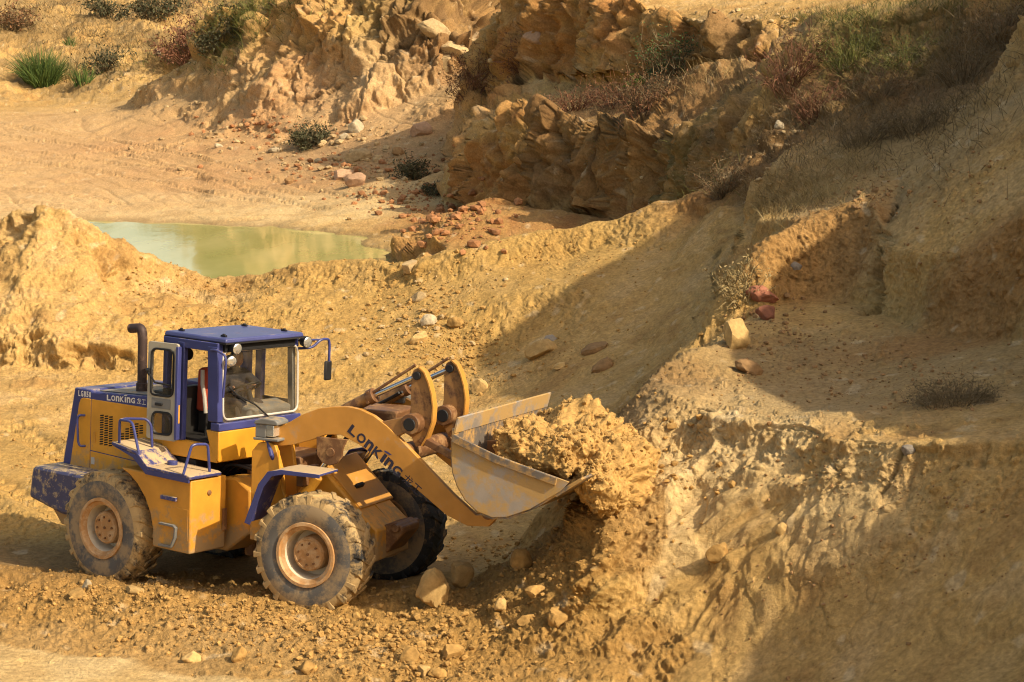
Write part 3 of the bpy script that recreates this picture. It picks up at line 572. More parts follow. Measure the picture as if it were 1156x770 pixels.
#@@BUILD
# ------------------------------------------------------------------ mesh builder
class MB:
    def __init__(s): s.v = []; s.f = []
    def add(s, vs, fs):
        k = len(s.v); s.v += [tuple(q) for q in vs]; s.f += [tuple(i + k for i in f) for f in fs]; return s
    def box(s, x0, x1, y0, y1, z0, z1):
        return s.add([(x, y, z) for x in (x0, x1) for y in (y0, y1) for z in (z0, z1)], [(0, 1, 3, 2), (4, 6, 7, 5), (0, 4, 5, 1), (2, 3, 7, 6), (0, 2, 6, 4), (1, 5, 7, 3)])
    def prism(s, prof, y0, y1):              # (x, z) outline swept along y
        n = len(prof); a = sum(prof[i][0] * prof[(i + 1) % n][1] - prof[(i + 1) % n][0] * prof[i][1] for i in range(n))
        if a < 0: prof = prof[::-1]
        return s.add([(x, y0, z) for x, z in prof] + [(x, y1, z) for x, z in prof], [tuple(range(n)), tuple(range(2 * n - 1, n - 1, -1))] + [(i, i + n, (i + 1) % n + n, (i + 1) % n) for i in range(n)])
    def hull(s, a, b):                       # two matching outlines joined
        n = len(a); return s.add(list(a) + list(b), [tuple(range(n - 1, -1, -1)), tuple(range(n, 2 * n))] + [(i, (i + 1) % n, (i + 1) % n + n, i + n) for i in range(n)])
    def sheet(s, prof, y0, y1, t):           # open (x, z) line swept along y, thickness t
        up, dn = [], []
        for i, q in enumerate(prof):
            a = Vector(prof[max(0, i - 1)]); b = Vector(prof[min(len(prof) - 1, i + 1)]); dd = (b - a).normalized(); nn = Vector((-dd.y, dd.x))
            up.append(tuple(Vector(q) + nn * t / 2)); dn.append(tuple(Vector(q) - nn * t / 2))
        return s.prism(up + dn[::-1], y0, y1)
    def tube(s, pts, r, n=10, cap=True):
        pts = [Vector(q) for q in pts]; rs = r if isinstance(r, (list, tuple)) else [r] * len(pts); k = len(s.v); ref = None
        for i, q in enumerate(pts):
            dd = (pts[min(i + 1, len(pts) - 1)] - pts[max(i - 1, 0)]).normalized()
            if ref is None: ref = dd.orthogonal().normalized()
            ref = (ref - dd * ref.dot(dd)).normalized(); o = dd.cross(ref)
            for j in range(n):
                t = 2 * math.pi * j / n; s.v.append(tuple(q + (ref * math.cos(t) + o * math.sin(t)) * rs[i]))
        for i in range(len(pts) - 1):
            for j in range(n): s.f.append((k + i * n + j, k + i * n + (j + 1) % n, k + (i + 1) * n + (j + 1) % n, k + (i + 1) * n + j))
        if cap: s.f.append(tuple(k + j for j in range(n - 1, -1, -1))); m = k + (len(pts) - 1) * n; s.f.append(tuple(m + j for j in range(n)))
        return s
    def rod(s, a, b, r, n=14): return s.tube([a, b], r, n)
    def lathe(s, prof, cx, cz, n=48, close=False):   # (radius, y) about an axle along y
        k = len(s.v)
        for r, y in prof:
            for j in range(n):
                t = 2 * math.pi * j / n; s.v.append((cx + r * math.cos(t), y, cz + r * math.sin(t)))
        m = len(prof)
        for i in range(m - 1 + (1 if close else 0)):
            i2 = (i + 1) % m
            for j in range(n): s.f.append((k + i * n + j, k + i2 * n + j, k + i2 * n + (j + 1) % n, k + i * n + (j + 1) % n))
        return s
    def build(s, name, mat, parent=None, M4=None, bevel=0., smooth=35, label=None):
        me = bpy.data.meshes.new(name); vv = [tuple(M4 @ Vector(q)) for q in s.v] if M4 is not None else s.v
        me.from_pydata(vv, [], s.f); me.validate(); me.update()
        import bmesh
        bm = bmesh.new(); bm.from_mesh(me); bmesh.ops.recalc_face_normals(bm, faces=bm.faces); bm.to_mesh(me); bm.free()
        me.materials.append(M[mat] if isinstance(mat, str) else mat)
        if smooth: me.shade_smooth(); me.set_sharp_from_angle(angle=R(smooth))
        o = bpy.data.objects.new(name, me); COL.objects.link(o)
        if parent is not None: o.parent = parent
        if bevel:
            b = o.modifiers.new('bevel', 'BEVEL'); b.width = bevel; b.segments = 2; b.limit_method = 'ANGLE'; b.angle_limit = R(38)
            b.harden_normals = False
        if label: o['label'] = label
        return o
def bez(pts, r=.06, n=4):
    """polyline with rounded corners"""
    pts = [Vector(q) for q in pts]; o = [pts[0]]
    for a, b, c in zip(pts, pts[1:], pts[2:]):
        d1 = (a - b); d2 = (c - b); k = min(r, d1.length * .45, d2.length * .45); s0 = b + d1.normalized() * k; s1 = b + d2.normalized() * k
        for i in range(n + 1):
            t = i / n; o.append(s0 * (1 - t) ** 2 + b * 2 * t * (1 - t) + s1 * t * t)
    return o + [pts[-1]]
def empty(name, loc, label, cat, group=None, M3=None):
    o = bpy.data.objects.new(name, None); COL.objects.link(o); o.empty_display_size = .3
    if M3 is not None: o.matrix_world = Matrix.Translation(loc) @ M3.to_4x4()
    else: o.location = loc
    o['label'] = label; o['category'] = cat
    if group: o['group'] = group
    return o
def tag(o, label, cat, group=None, kind=None):
    if label: o['label'] = label
    if cat: o['category'] = cat
    if group: o['group'] = group
    if kind: o['kind'] = kind
    return o

# ------------------------------------------------------------------ the wheel loader
MR = Matrix.Rotation(R(-36.6), 3, 'Z') @ Matrix.Rotation(R(-4.2), 3, 'X'); TR = Vector((-4.92, 27.74, 0))
MF = Matrix.Rotation(R(-23.5), 3, 'Z') @ Matrix.Rotation(R(-4.2), 3, 'X')
TF = TR + MR @ Vector((1.6, 0, 0)) + MF @ Vector((1.6, 0, 0)) + Vector((0, 0, .106))
RW = Matrix.Translation(TR) @ MR.to_4x4(); FW = Matrix.Translation(TF) @ MF.to_4x4(); FL = RW.inverted() @ FW    # front frame in the machine's own axes
# make sure the matrices the root carries match the parts
ld = empty('wheel_loader', TR, 'orange and dark blue wheel loader with raised loaded bucket working in the earth pit', 'wheel loader', M3=MR)
def part(mb, name, mat, parent=ld, bevel=.008, front=False, smooth=35, label=None):
    return mb.build(name, mat, parent, FL if front else None, bevel, smooth, label)

# lettering: every glyph fitted to its own box and set out along the line
def glyphs(txt, bold=.0):
    out = []
    for ch in txt:
        cd = bpy.data.curves.new('glyph', 'FONT'); cd.body = ch; cd.offset = bold if ord(ch) < 256 else .004; cd.resolution_u = 3
        o = bpy.data.objects.new('glyph', cd); COL.objects.link(o); dg = bpy.context.evaluated_depsgraph_get(); dg.update()
        me = bpy.data.meshes.new_from_object(o.evaluated_get(dg)); v = np.array([q.co[:2] for q in me.vertices]); f = [tuple(q.vertices) for q in me.polygons]
        bpy.data.objects.remove(o); bpy.data.curves.remove(cd); bpy.data.meshes.remove(me)
        if len(v) == 0: out.append((np.zeros((0, 2)), [])); continue
        v = (v - v.min(0)) / np.maximum(v.max(0) - v.min(0), 1e-6); out.append((v, f))
    return out
def lettering(rows, origin, dx, dz, y, mat, parent, front, name='lettering', extra=None):
    """rows: list of (char, width, height, gap after); baseline along dx (x, z) in the side plane at y"""
    mb = MB(); pos = 0.
    for (ch, wd, ht, gap), (v, f) in zip(rows, glyphs([r[0] for r in rows], .035)):
        pts = [(origin[0] + dx[0] * (pos + a * wd) + dz[0] * b * ht, y, origin[1] + dx[1] * (pos + a * wd) + dz[1] * b * ht) for a, b in v]
        mb.add(pts, f); pos += wd + gap
    if extra: extra(mb)
    return mb.build(name, mat, parent, FL if front else None, 0, 0)

# --- rear frame, hood
HB = [(-1.50, 1.37), (-1.26, 2.575), (-.93, 2.585), (-.90, 2.555), (.58, 2.635), (.58, 1.40)]
part(MB().prism(HB, -.75, .75), 'engine_hood', 'blue', bevel=.02)
def panel(prof, name, mat='orange'):
    for s in (-1, 1): part(MB().prism(prof, s * .735, s * .757), name, mat, bevel=.006)
panel([(-1.33, 1.39), (-1.155, 2.36), (-1.12, 2.43), (-1.06, 2.45), (-.908, 2.45), (-.908, 1.39)], 'rear_side_panel')
panel([(-.896, 1.715), (-.896, 2.45), (.575, 2.465), (.575, 1.67)], 'engine_side_panel')
panel([(-.896, 1.39), (-.896, 1.703), (.575, 1.66), (.575, 1.39)], 'lower_side_panel')
top = MB().prism([(-.86, 2.562), (-.86, 2.572), (.575, 2.648), (.575, 2.638)], -.64, .64); part(top, 'hood_top_plate', 'greylamp', bevel=.004)  # lighter grey stands in for sky reflected on the blue hood top
part(MB().box(-.2, .5, .30, .72, 2.64, 2.73), 'intake_housing', 'blue', bevel=.02)
part(MB().box(.18, .50, -.58, -.30, 2.645, 2.69), 'filter_cover', 'black', bevel=.015)
for gx, cols, rows_ in ((-.70, 3, [(1.82, 2.235)] * 3), (-.27, 5, [(1.95, 2.03), (1.93, 2.10), (1.93, 2.17), (1.99, 2.21), (2.08, 2.21)])):
    for s in (-1, 1):
        mb = MB()
        for c in range(cols):
            z = rows_[c][0]
            while z < rows_[c][1]:
                x = gx + c * .094
                mb.prism([(x, z), (x + .068, z + .012), (x + .068, z + .030), (x, z + .018)], s * .7555, s * .7625); z += .034
        part(mb, 'louvre', 'grille', bevel=0, smooth=0)
for s in (-1, 1):
    part(MB().tube(bez([(-1.02, s * .75, 2.20), (-1.08, s * .82, 2.20), (-1.10, s * .83, 2.14), (-1.075, s * .83, 1.82), (-1.05, s * .82, 1.76), (-1.00, s * .75, 1.76)], .05), .017), 'grab_handle', 'blue')
part(MB().box(-.84, -.79, -.764, -.758, 1.83, 1.99), 'warning_sticker', 'orange_dirty', bevel=0)
part(MB().box(-.87, -.80, -.764, -.758, 1.52, 1.62), 'info_plate', 'piping', bevel=0)
LK = [('L', .080, .080, .012), ('O', .082, .080, .012), ('n', .074, .080, .012), ('K', .084, .080, .012), ('I', .030, .080, .012), ('n', .074, .080, .012), ('G', .082, .080, .035), ('龙', .088, .084, .012), ('工', .082, .072, 0)]
def flag(o, dx, dz, k, y):
    def f(mb):
        pts = [(.356, 1.10), (.405, 1.20), (.43, 1.40), (.385, 1.36), (.352, 1.24)]
        mb.add([(o[0] + dx[0] * a * k + dz[0] * b * .08 * k, y, o[1] + dx[1] * a * k + dz[1] * b * .08 * k) for a, b in pts], [(0, 1, 2, 3, 4)])
    return f
hd = (.9985, .035); hz = (-.02, .9998)
for s, oo, sg in ((-1, (-.58, 2.470), 1),):
    lettering(LK, oo, hd, hz, -.7535, 'white', ld, False, extra=flag(oo, hd, hz, 1, -.7535))
lettering([('L', .042, .085, .012), ('G', .05, .085, .012), ('8', .042, .085, .012), ('5', .042, .085, .012), ('0', .042, .085, 0)], (-1.175, 2.462), (1, .01), (0, 1), -.7535, 'white', ld, False, 'model_lettering')
part(MB().tube(bez([(-.30, -.35, 2.60), (-.31, -.35, 3.36), (-.34, -.35, 3.50), (-.56, -.35, 3.47)], .16, 6), .068, 18), 'exhaust_pipe', 'exhaust')
part(MB().rod((-.30, -.35, 2.58), (-.30, -.35, 2.72), .085), 'exhaust_collar', 'exhaust')
part(MB().prism([(-1.60, 1.42), (-1.52, 1.455), (-.34, 1.455), (-.34, .86), (-.95, .83), (-1.66, .98)], -1.22, 1.22), 'counterweight', 'blue_mud', bevel=.05)
part(MB().prism([(-1.58, 1.0), (-.95, .845), (-.6, .60), (-1.2, .62)], -1.0, 1.0), 'rear_skid_plate', 'orange_dirty', bevel=.03)
part(MB().box(-1.2, 1.28, -.42, .42, .60, 1.40), 'rear_frame', 'brown', bevel=.03)
part(MB().box(.1, 1.2, -.74, .74, 1.42, 1.86), 'under_cab_frame', 'dark', bevel=.02)
part(MB().tube([(0, -1.0, .80), (0, -.35, .80), (0, -.25, .80), (0, .25, .80), (0, .35, .80), (0, 1.0, .80)], [.17, .2, .33, .33, .2, .17], 18), 'rear_axle', 'brown')
# articulation
part(MB().prism([(1.20, .62), (1.20, 1.30), (1.42, 1.62), (1.75, 1.66), (2.02, 1.52), (2.05, .95), (1.6, .62)], -.52, .52), 'articulation_frame', 'orange_dirty', bevel=.03)
hz_ = MB()
for i in range(5):
    yy = -.36 + .13 * i; hz_.tube(bez([(1.2, yy, 1.55), (1.5, yy - .05, 1.83 - .03 * i), (2.1, yy + .04, 1.74), (2.45, yy, 1.5)], .2, 5), .022, 8)
part(hz_, 'hydraulic_hose', 'black')
part(MB().rod((1.6, 0, .5), (1.6, 0, 1.75), .10), 'articulation_pin', 'brown')
# --- platforms, steps
for s in (-1, 1):
    y0, y1 = s * 1.36, s * .765
    part(MB().sheet([(.20, 2.02), (.68, 1.955), (.90, 1.775), (1.67, 1.755), (1.72, 1.74)], y0, y1, .05), 'step_platform', 'deck', bevel=.012)
    part(MB().prism([(.22, 1.99), (.70, 1.92), (.92, 1.755), (1.70, 1.735), (1.70, 1.675), (.88, 1.685), (.62, 1.88)], y0 * .9999, y0 - s * .03), 'platform_edge', 'blue', bevel=.006)
    arch = [(.05 + .93 * math.cos(t), .80 + .93 * math.sin(t)) for t in [R(a) for a in (-6, 8, 22, 36, 50, 62, 74)]]
    part(MB().prism([(1.68, 1.70), (1.68, .70), (1.06, .70)] + arch + [(.52, 1.70)], s * 1.29, s * .62), 'step_box', 'orange_dirty', bevel=.02)
    part(MB().box(1.14, 1.43, s * 1.33, s * 1.285, 1.385, 1.44), 'upper_step', 'deck', bevel=.006)
    part(MB().sheet([(1.13, 1.05), (1.40, 1.05), (1.44, 1.03), (1.43, .90), (1.36, .76), (1.13, .755)], s * 1.34, s * 1.285, .03), 'lower_step', 'greylamp', bevel=.005)
    part(MB().box(1.36, 1.64, s * 1.294, s * 1.288, .88, 1.30), 'access_panel', 'orange_dirty', bevel=.002)
    part(MB().rod((1.655, s * .95, 1.5), (1.70, s * .95, 1.5), .035), 'box_bolt', 'brown')
    part(MB().box(1.685, 1.715, s * .63, s * .70, .95, 1.25), 'hinge', 'brown', bevel=.004)
    part(MB().tube(bez([(.30, s * 1.31, 2.0), (.30, s * 1.31, 2.35), (.36, s * 1.26, 2.37), (.60, s * 1.1, 2.38), (.64, s * 1.05, 2.3), (.64, s * 1.02, 1.98)], .07), .019), 'handrail', 'blue')
    part(MB().tube(bez([(.31, s * 1.31, 2.355), (.56, s * 1.32, 2.36), (.74, s * 1.34, 1.90)], .08), .019), 'handrail', 'blue')
    part(MB().tube(bez([(1.60, s * 1.36, 1.78), (1.64, s * 1.26, 2.16), (1.66, s * 1.20, 2.18), (1.66, s * .98, 2.16), (1.66, s * .93, 1.77)], .06), .019), 'handrail', 'blue')
part(MB().rod((1.02, -1.0, 1.79), (1.02, -1.0, 1.85), .07), 'fuel_cap', 'blue')
# --- cab
part(MB().box(.60, 1.66, -.80, .80, 1.88, 2.105), 'cab_base', 'orange', bevel=.015)
fp = MB(); fp.hull([(1.52, -.805, 2.09), (1.52, .805, 2.09), (1.44, .805, 2.31), (1.44, -.805, 2.31)], [(1.69, -.805, 1.89), (1.69, .805, 1.89), (1.69, .805, 2.31), (1.69, -.805, 2.31)])
part(fp, 'cab_front_panel', 'orange', bevel=.015)
part(MB().prism([(1.69, 2.12), (1.69, 2.20), (1.78, 1.95), (1.78, 1.9), (1.69, 1.9)], .05, .62), 'front_step_bracket', 'orange', bevel=.008)
part(MB().box(1.53, 1.695, -.808, .808, 2.312, 2.42), 'windshield_sill', 'blue', bevel=.012)
part(MB().box(.58, .68, -.80, .80, 2.107, 2.78), 'cab_back_wall', 'dark', bevel=.01)
po = MB()
for s in (-1, 1):
    part(MB().box(.58, .74, s * .80, s * .70, 2.107 if s > 0 else 2.785, 3.46) if s > 0 else MB().box(.58, .66, -.80, -.70, 2.785, 3.46), 'cab_post', 'blue', bevel=.012)
    part(MB().box(.86, .99, s * .805, s * .725, 2.107, 3.46), 'cab_post', 'blue', bevel=.012)
part(MB().prism([(1.47, 2.43), (1.66, 2.43), (1.62, 3.45), (1.43, 3.45)], -.805, -.70), 'cab_post', 'blue', bevel=.012)
part(MB().prism([(1.50, 2.43), (1.60, 2.43), (1.55, 3.45), (1.45, 3.45)], .805, .74), 'cab_post', 'greylamp', bevel=.01)
part(MB().box(.58, 1.62, .70, .80, 3.36, 3.50), 'roof_rail', 'blue', bevel=.008)
part(MB().box(.58, 1.62, -.80, -.70, 3.38, 3.50), 'roof_rail', 'blue', bevel=.008)
part(MB().box(1.55, 1.655, -.69, .69, 3.38, 3.50), 'roof_rail', 'black', bevel=.008)
part(MB().box(.58, .70, -.69, .69, 3.36, 3.50), 'roof_rail', 'dark', bevel=.008)
rf = MB(); rf.hull([(.555, -.775, 3.51), (1.745, -.775, 3.51), (1.745, .775, 3.51), (.555, .775, 3.51)], [(.57, -.76, 3.575), (1.73, -.76, 3.575), (1.73, .76, 3.575), (.57, .76, 3.575)])
roof = part(rf, 'cab_roof', 'blue_clean', bevel=.02)
part(MB().box(.56, 1.74, -.77, .77, 3.492, 3.512), 'roof_lining', 'dark', bevel=.0)
for x, y in ((.72, -.6), (1.55, -.62), (.75, .6), (1.5, .62)):
    part(MB().box(x - .045, x + .045, y - .02, y + .02, 3.576, 3.60).rod((x, y, 3.59), (x, y, 3.615), .022, 8), 'roof_bracket', 'black', parent=roof, bevel=.004)
gl = MB(); gl.hull([(1.648, -.70, 2.43), (1.648, .79, 2.43), (1.612, .79, 3.40), (1.612, -.70, 3.40)], [(1.654, -.70, 2.43), (1.654, .79, 2.43), (1.618, .79, 3.40), (1.618, -.70, 3.40)])
ws = part(gl, 'windshield', 'glass', bevel=0)
def ring_frame(mb, pts, r): return mb.tube([*bez(pts + [pts[0]], .10, 5), ], r, 6)
gf = MB(); gf.tube(bez([(1.655, -.3, 2.455), (1.655, -.70, 2.455), (1.622, -.70, 3.385), (1.622, .775, 3.385), (1.655, .775, 2.455), (1.655, -.3, 2.455)], .12, 6), .016, 8)
part(gf, 'glass_seal', 'piping', parent=ws, bevel=0, label='pale dusty rubber seal round the windshield')
part(MB().tube([(1.672, -.50, 2.80), (1.672, -.1, 2.62), (1.69, .17, 2.42)], .012, 6).tube([(1.668, -.62, 2.90), (1.668, -.28, 2.66)], .014, 6), 'wiper', 'black', parent=ws, bevel=0)
part(MB().box(.99, 1.46, .772, .778, 2.62, 3.37), 'side_window', 'glass', bevel=0)
part(MB().box(.74, .86, .772, .778, 2.62, 3.37), 'side_window', 'glass', bevel=0)
part(MB().box(.99, 1.50, .755, .80, 2.107, 2.60), 'far_door_panel', 'dark', bevel=.01)
part(MB().box(.62, .626, -.69, .69, 2.79, 3.36), 'rear_window', 'glass', bevel=0)
part(MB().rod((.71, -.52, 3.25), (.80, -.52, 3.25), .085), 'fan', 'black')
# interior
part(MB().box(.68, 1.50, -.70, .70, 2.107, 2.14), 'cab_floor', 'dark', bevel=0)
dsh = MB(); dsh.hull([(1.34, -.15, 2.14), (1.52, -.15, 2.14), (1.52, .74, 2.14), (1.34, .74, 2.14)], [(1.28, -.12, 2.62), (1.60, -.12, 2.55), (1.60, .73, 2.55), (1.28, .73, 2.62)])
part(dsh, 'dashboard', 'greylamp', bevel=.05)
part(MB().tube([(1.42, .14, 2.14), (1.40, .14, 2.5), (1.30, .14, 2.76)], .04, 10), 'steering_column', 'black')
stw = MB(); cst = Vector((1.26, .14, 2.79)); ax = Vector((-.45, 0, .9)).normalized(); e1 = Vector((0, 1, 0)); e2 = ax.cross(e1)
stw.tube([cst + (e1 * math.cos(t) + e2 * math.sin(t)) * .21 for t in np.linspace(0, 2 * math.pi, 33)], .016, 8)
for t in (R(90), R(210), R(330)): stw.rod(cst - ax * .03, cst + (e1 * math.cos(t) + e2 * math.sin(t)) * .21, .011, 6)
part(stw, 'steering_wheel', 'black')
seat = part(MB().box(.74, 1.16, -.28, .26, 2.14, 2.46), 'seat', 'dark', bevel=.04)
sb = MB(); sb.hull([(.72, -.30, 2.44), (.90, -.30, 2.44), (.90, .27, 2.44), (.72, .27, 2.44)], [(.70, -.26, 3.02), (.80, -.26, 3.06), (.80, .23, 3.06), (.70, .23, 3.02)])
part(sb, 'seat_back', 'red', parent=seat, bevel=.04, label='red seat back with pale edge')
part(MB().tube([(.93, -.305, 2.43), (.91, -.315, 2.65), (.84, -.29, 2.82), (.82, -.275, 3.02)], .028, 8), 'seat_edge', 'piping', parent=seat, bevel=0)
part(MB().tube([(1.05, -.42, 2.12), (1.08, -.43, 2.45)], .018, 8).tube([(1.15, -.35, 2.12), (1.22, -.36, 2.4)], .014, 8), 'control_lever', 'dark', bevel=0)
# open door, folded back along the hood
dr = MB()
def slab_with_holes(mb, outer, holes, y0, y1):
    """plate in the x, z plane with rounded rectangular holes"""
    import bmesh
    def rr(x0, x1, z0, z1, r, n=5):
        o = []
        for cx, cz, a in ((x1 - r, z1 - r, 0), (x0 + r, z1 - r, 90), (x0 + r, z0 + r, 180), (x1 - r, z0 + r, 270)):
            for i in range(n + 1): t = R(a + 90 * i / n); o.append((cx + r * math.cos(t), cz + r * math.sin(t)))
        return o
    loops = [rr(*outer)] + [rr(*h) for h in holes]; vs, es, k = [], [], 0
    for lp in loops:
        vs += [Vector(q) for q in lp]; es += [(k + i, k + (i + 1) % len(lp)) for i in range(len(lp))]; k += len(lp)
    r = geometry.delaunay_2d_cdt(vs, es, [], 0, 1e-7); pts = r[0]; fs = []
    def inside(q, lp):
        c = False; n = len(lp)
        for i in range(n):
            a, b = lp[i], lp[i - 1]
            if (a[1] > q[1]) != (b[1] > q[1]) and q[0] < (b[0] - a[0]) * (q[1] - a[1]) / (b[1] - a[1]) + a[0]: c = not c
        return c
    for t in r[2]:
        q = sum((pts[i] for i in t), Vector((0, 0))) / 3
        if inside(q, loops[0]) and not any(inside(q, h) for h in loops[1:]): fs.append(t)
    n = len(pts); mb.add([(q.x, y0, q.y) for q in pts] + [(q.x, y1, q.y) for q in pts], [tuple(t) for t in fs] + [tuple(i + n for i in reversed(t)) for t in fs])
    o = len(mb.v) - 2 * n; b0 = 0
    for lp in loops:
        m = len(lp)
        for i in range(m): mb.f.append((o + b0 + i, o + b0 + (i + 1) % m, o + n + b0 + (i + 1) % m, o + n + b0 + i))
        b0 += m
    return mb
slab_with_holes(dr, (.45, .955, 2.09, 3.43, .04), [(.515, .885, 2.70, 3.34, .09), (.55, .875, 2.17, 2.47, .09)], -.045, 0)
DM = Matrix.Translation((.955, -.845, 0)) @ Matrix.Rotation(R(9), 4, 'Z') @ Matrix.Translation((-.955, 0, 0))
door = dr.build('door', 'greydoor', ld, DM, .008)
door['label'] = 'open grey lined cab door with two rounded windows'
for h in ((.50, .90, 2.685, 3.355), (.535, .89, 2.155, 2.485)): MB().box(h[0], h[1], -.020, -.016, h[2], h[3]).build('door_glass', 'glass', door, DM, 0)
sl_ = MB()
for x0, x1, z0, z1 in ((.515, .885, 2.70, 3.34), (.55, .875, 2.17, 2.47)):
    sl_.tube(bez([(x0 + .15, -.05, z0), (x0, -.05, z0), (x0, -.05, z1), (x1, -.05, z1), (x1, -.05, z0), (x0 + .15, -.05, z0)], .09, 5), .016, 6)
sl_.build('door_seal', 'black', door, DM, 0)
MB().box(.53, .85, -.052, -.044, 2.52, 2.66).build('door_recess', 'greylamp', door, DM, .02)
MB().box(.60, .72, -.075, -.05, 2.56, 2.60).build('door_latch', 'black', door, DM, .008)
MB().tube([(.47, -.06, 3.02), (.50, -.09, 3.0), (.62, -.10, 2.88), (.86, -.07, 2.86)], .014, 8).rod((.48, -.04, 2.98), (.48, -.09, 3.05), .03).build('door_stay', 'black', door, DM, 0)
MB().box(.955, 1.00, -.10, -.02, 2.12, 3.40).build('door_edge', 'blue', door, DM, .01)
MB().rod((.985, -.05, 2.35), (.985, -.05, 2.60), .022).build('door_hinge', 'orange', door, DM, 0)
# lamps and mirrors
def round_lamp(c, r, dirv, front=False, mat='black'):
    c = Vector(c); dv = Vector(dirv).normalized(); mb = MB().tube([c - dv * .12, c - dv * .09, c - dv * .01, c + dv * .012], [r * .45, r * .85, r, r], 18)
    o = part(mb, 'work_light', mat, bevel=0, front=front); MB().tube([c + dv * .0125, c + dv * .022, c + dv * .03], [r * .9, r * .75, r * .2], 18).build('lamp_lens', 'lens', o, FL if front else None, 0)
    return o
round_lamp((1.76, -.58, 3.43), .082, (1, -.1, -.1)); part(MB().rod((1.68, -.58, 3.49), (1.70, -.58, 3.40), .02), 'lamp_bracket', 'black')
round_lamp((1.74, -.66, 3.265), .078, (.9, -.45, -.15)); part(MB().rod((1.62, -.68, 3.28), (1.68, -.66, 3.28), .02), 'lamp_bracket', 'black')
round_lamp((1.74, .84, 3.43), .082, (1, -.1, -.1)); part(MB().rod((1.60, .78, 3.46), (1.68, .84, 3.43), .02), 'lamp_bracket', 'black')
part(MB().tube(bez([(1.50, -.81, 3.40), (1.62, -.84, 3.42), (1.76, -.80, 3.36), (1.78, -.80, 3.26), (1.74, -.80, 2.78)], .07), .017), 'mirror_arm', 'blue')
part(MB().tube(bez([(1.60, .78, 3.33), (1.72, .98, 3.34), (1.76, 1.10, 3.46), (1.76, 1.27, 3.45), (1.76, 1.29, 3.36), (1.76, 1.29, 2.90)], .08), .019).tube([(1.70, .80, 3.46), (1.76, 1.15, 3.45)], .015, 8), 'mirror_arm', 'blue')
mr = part(MB().box(1.74, 1.78, 1.20, 1.34, 2.86, 3.14), 'mirror', 'black', bevel=.02)
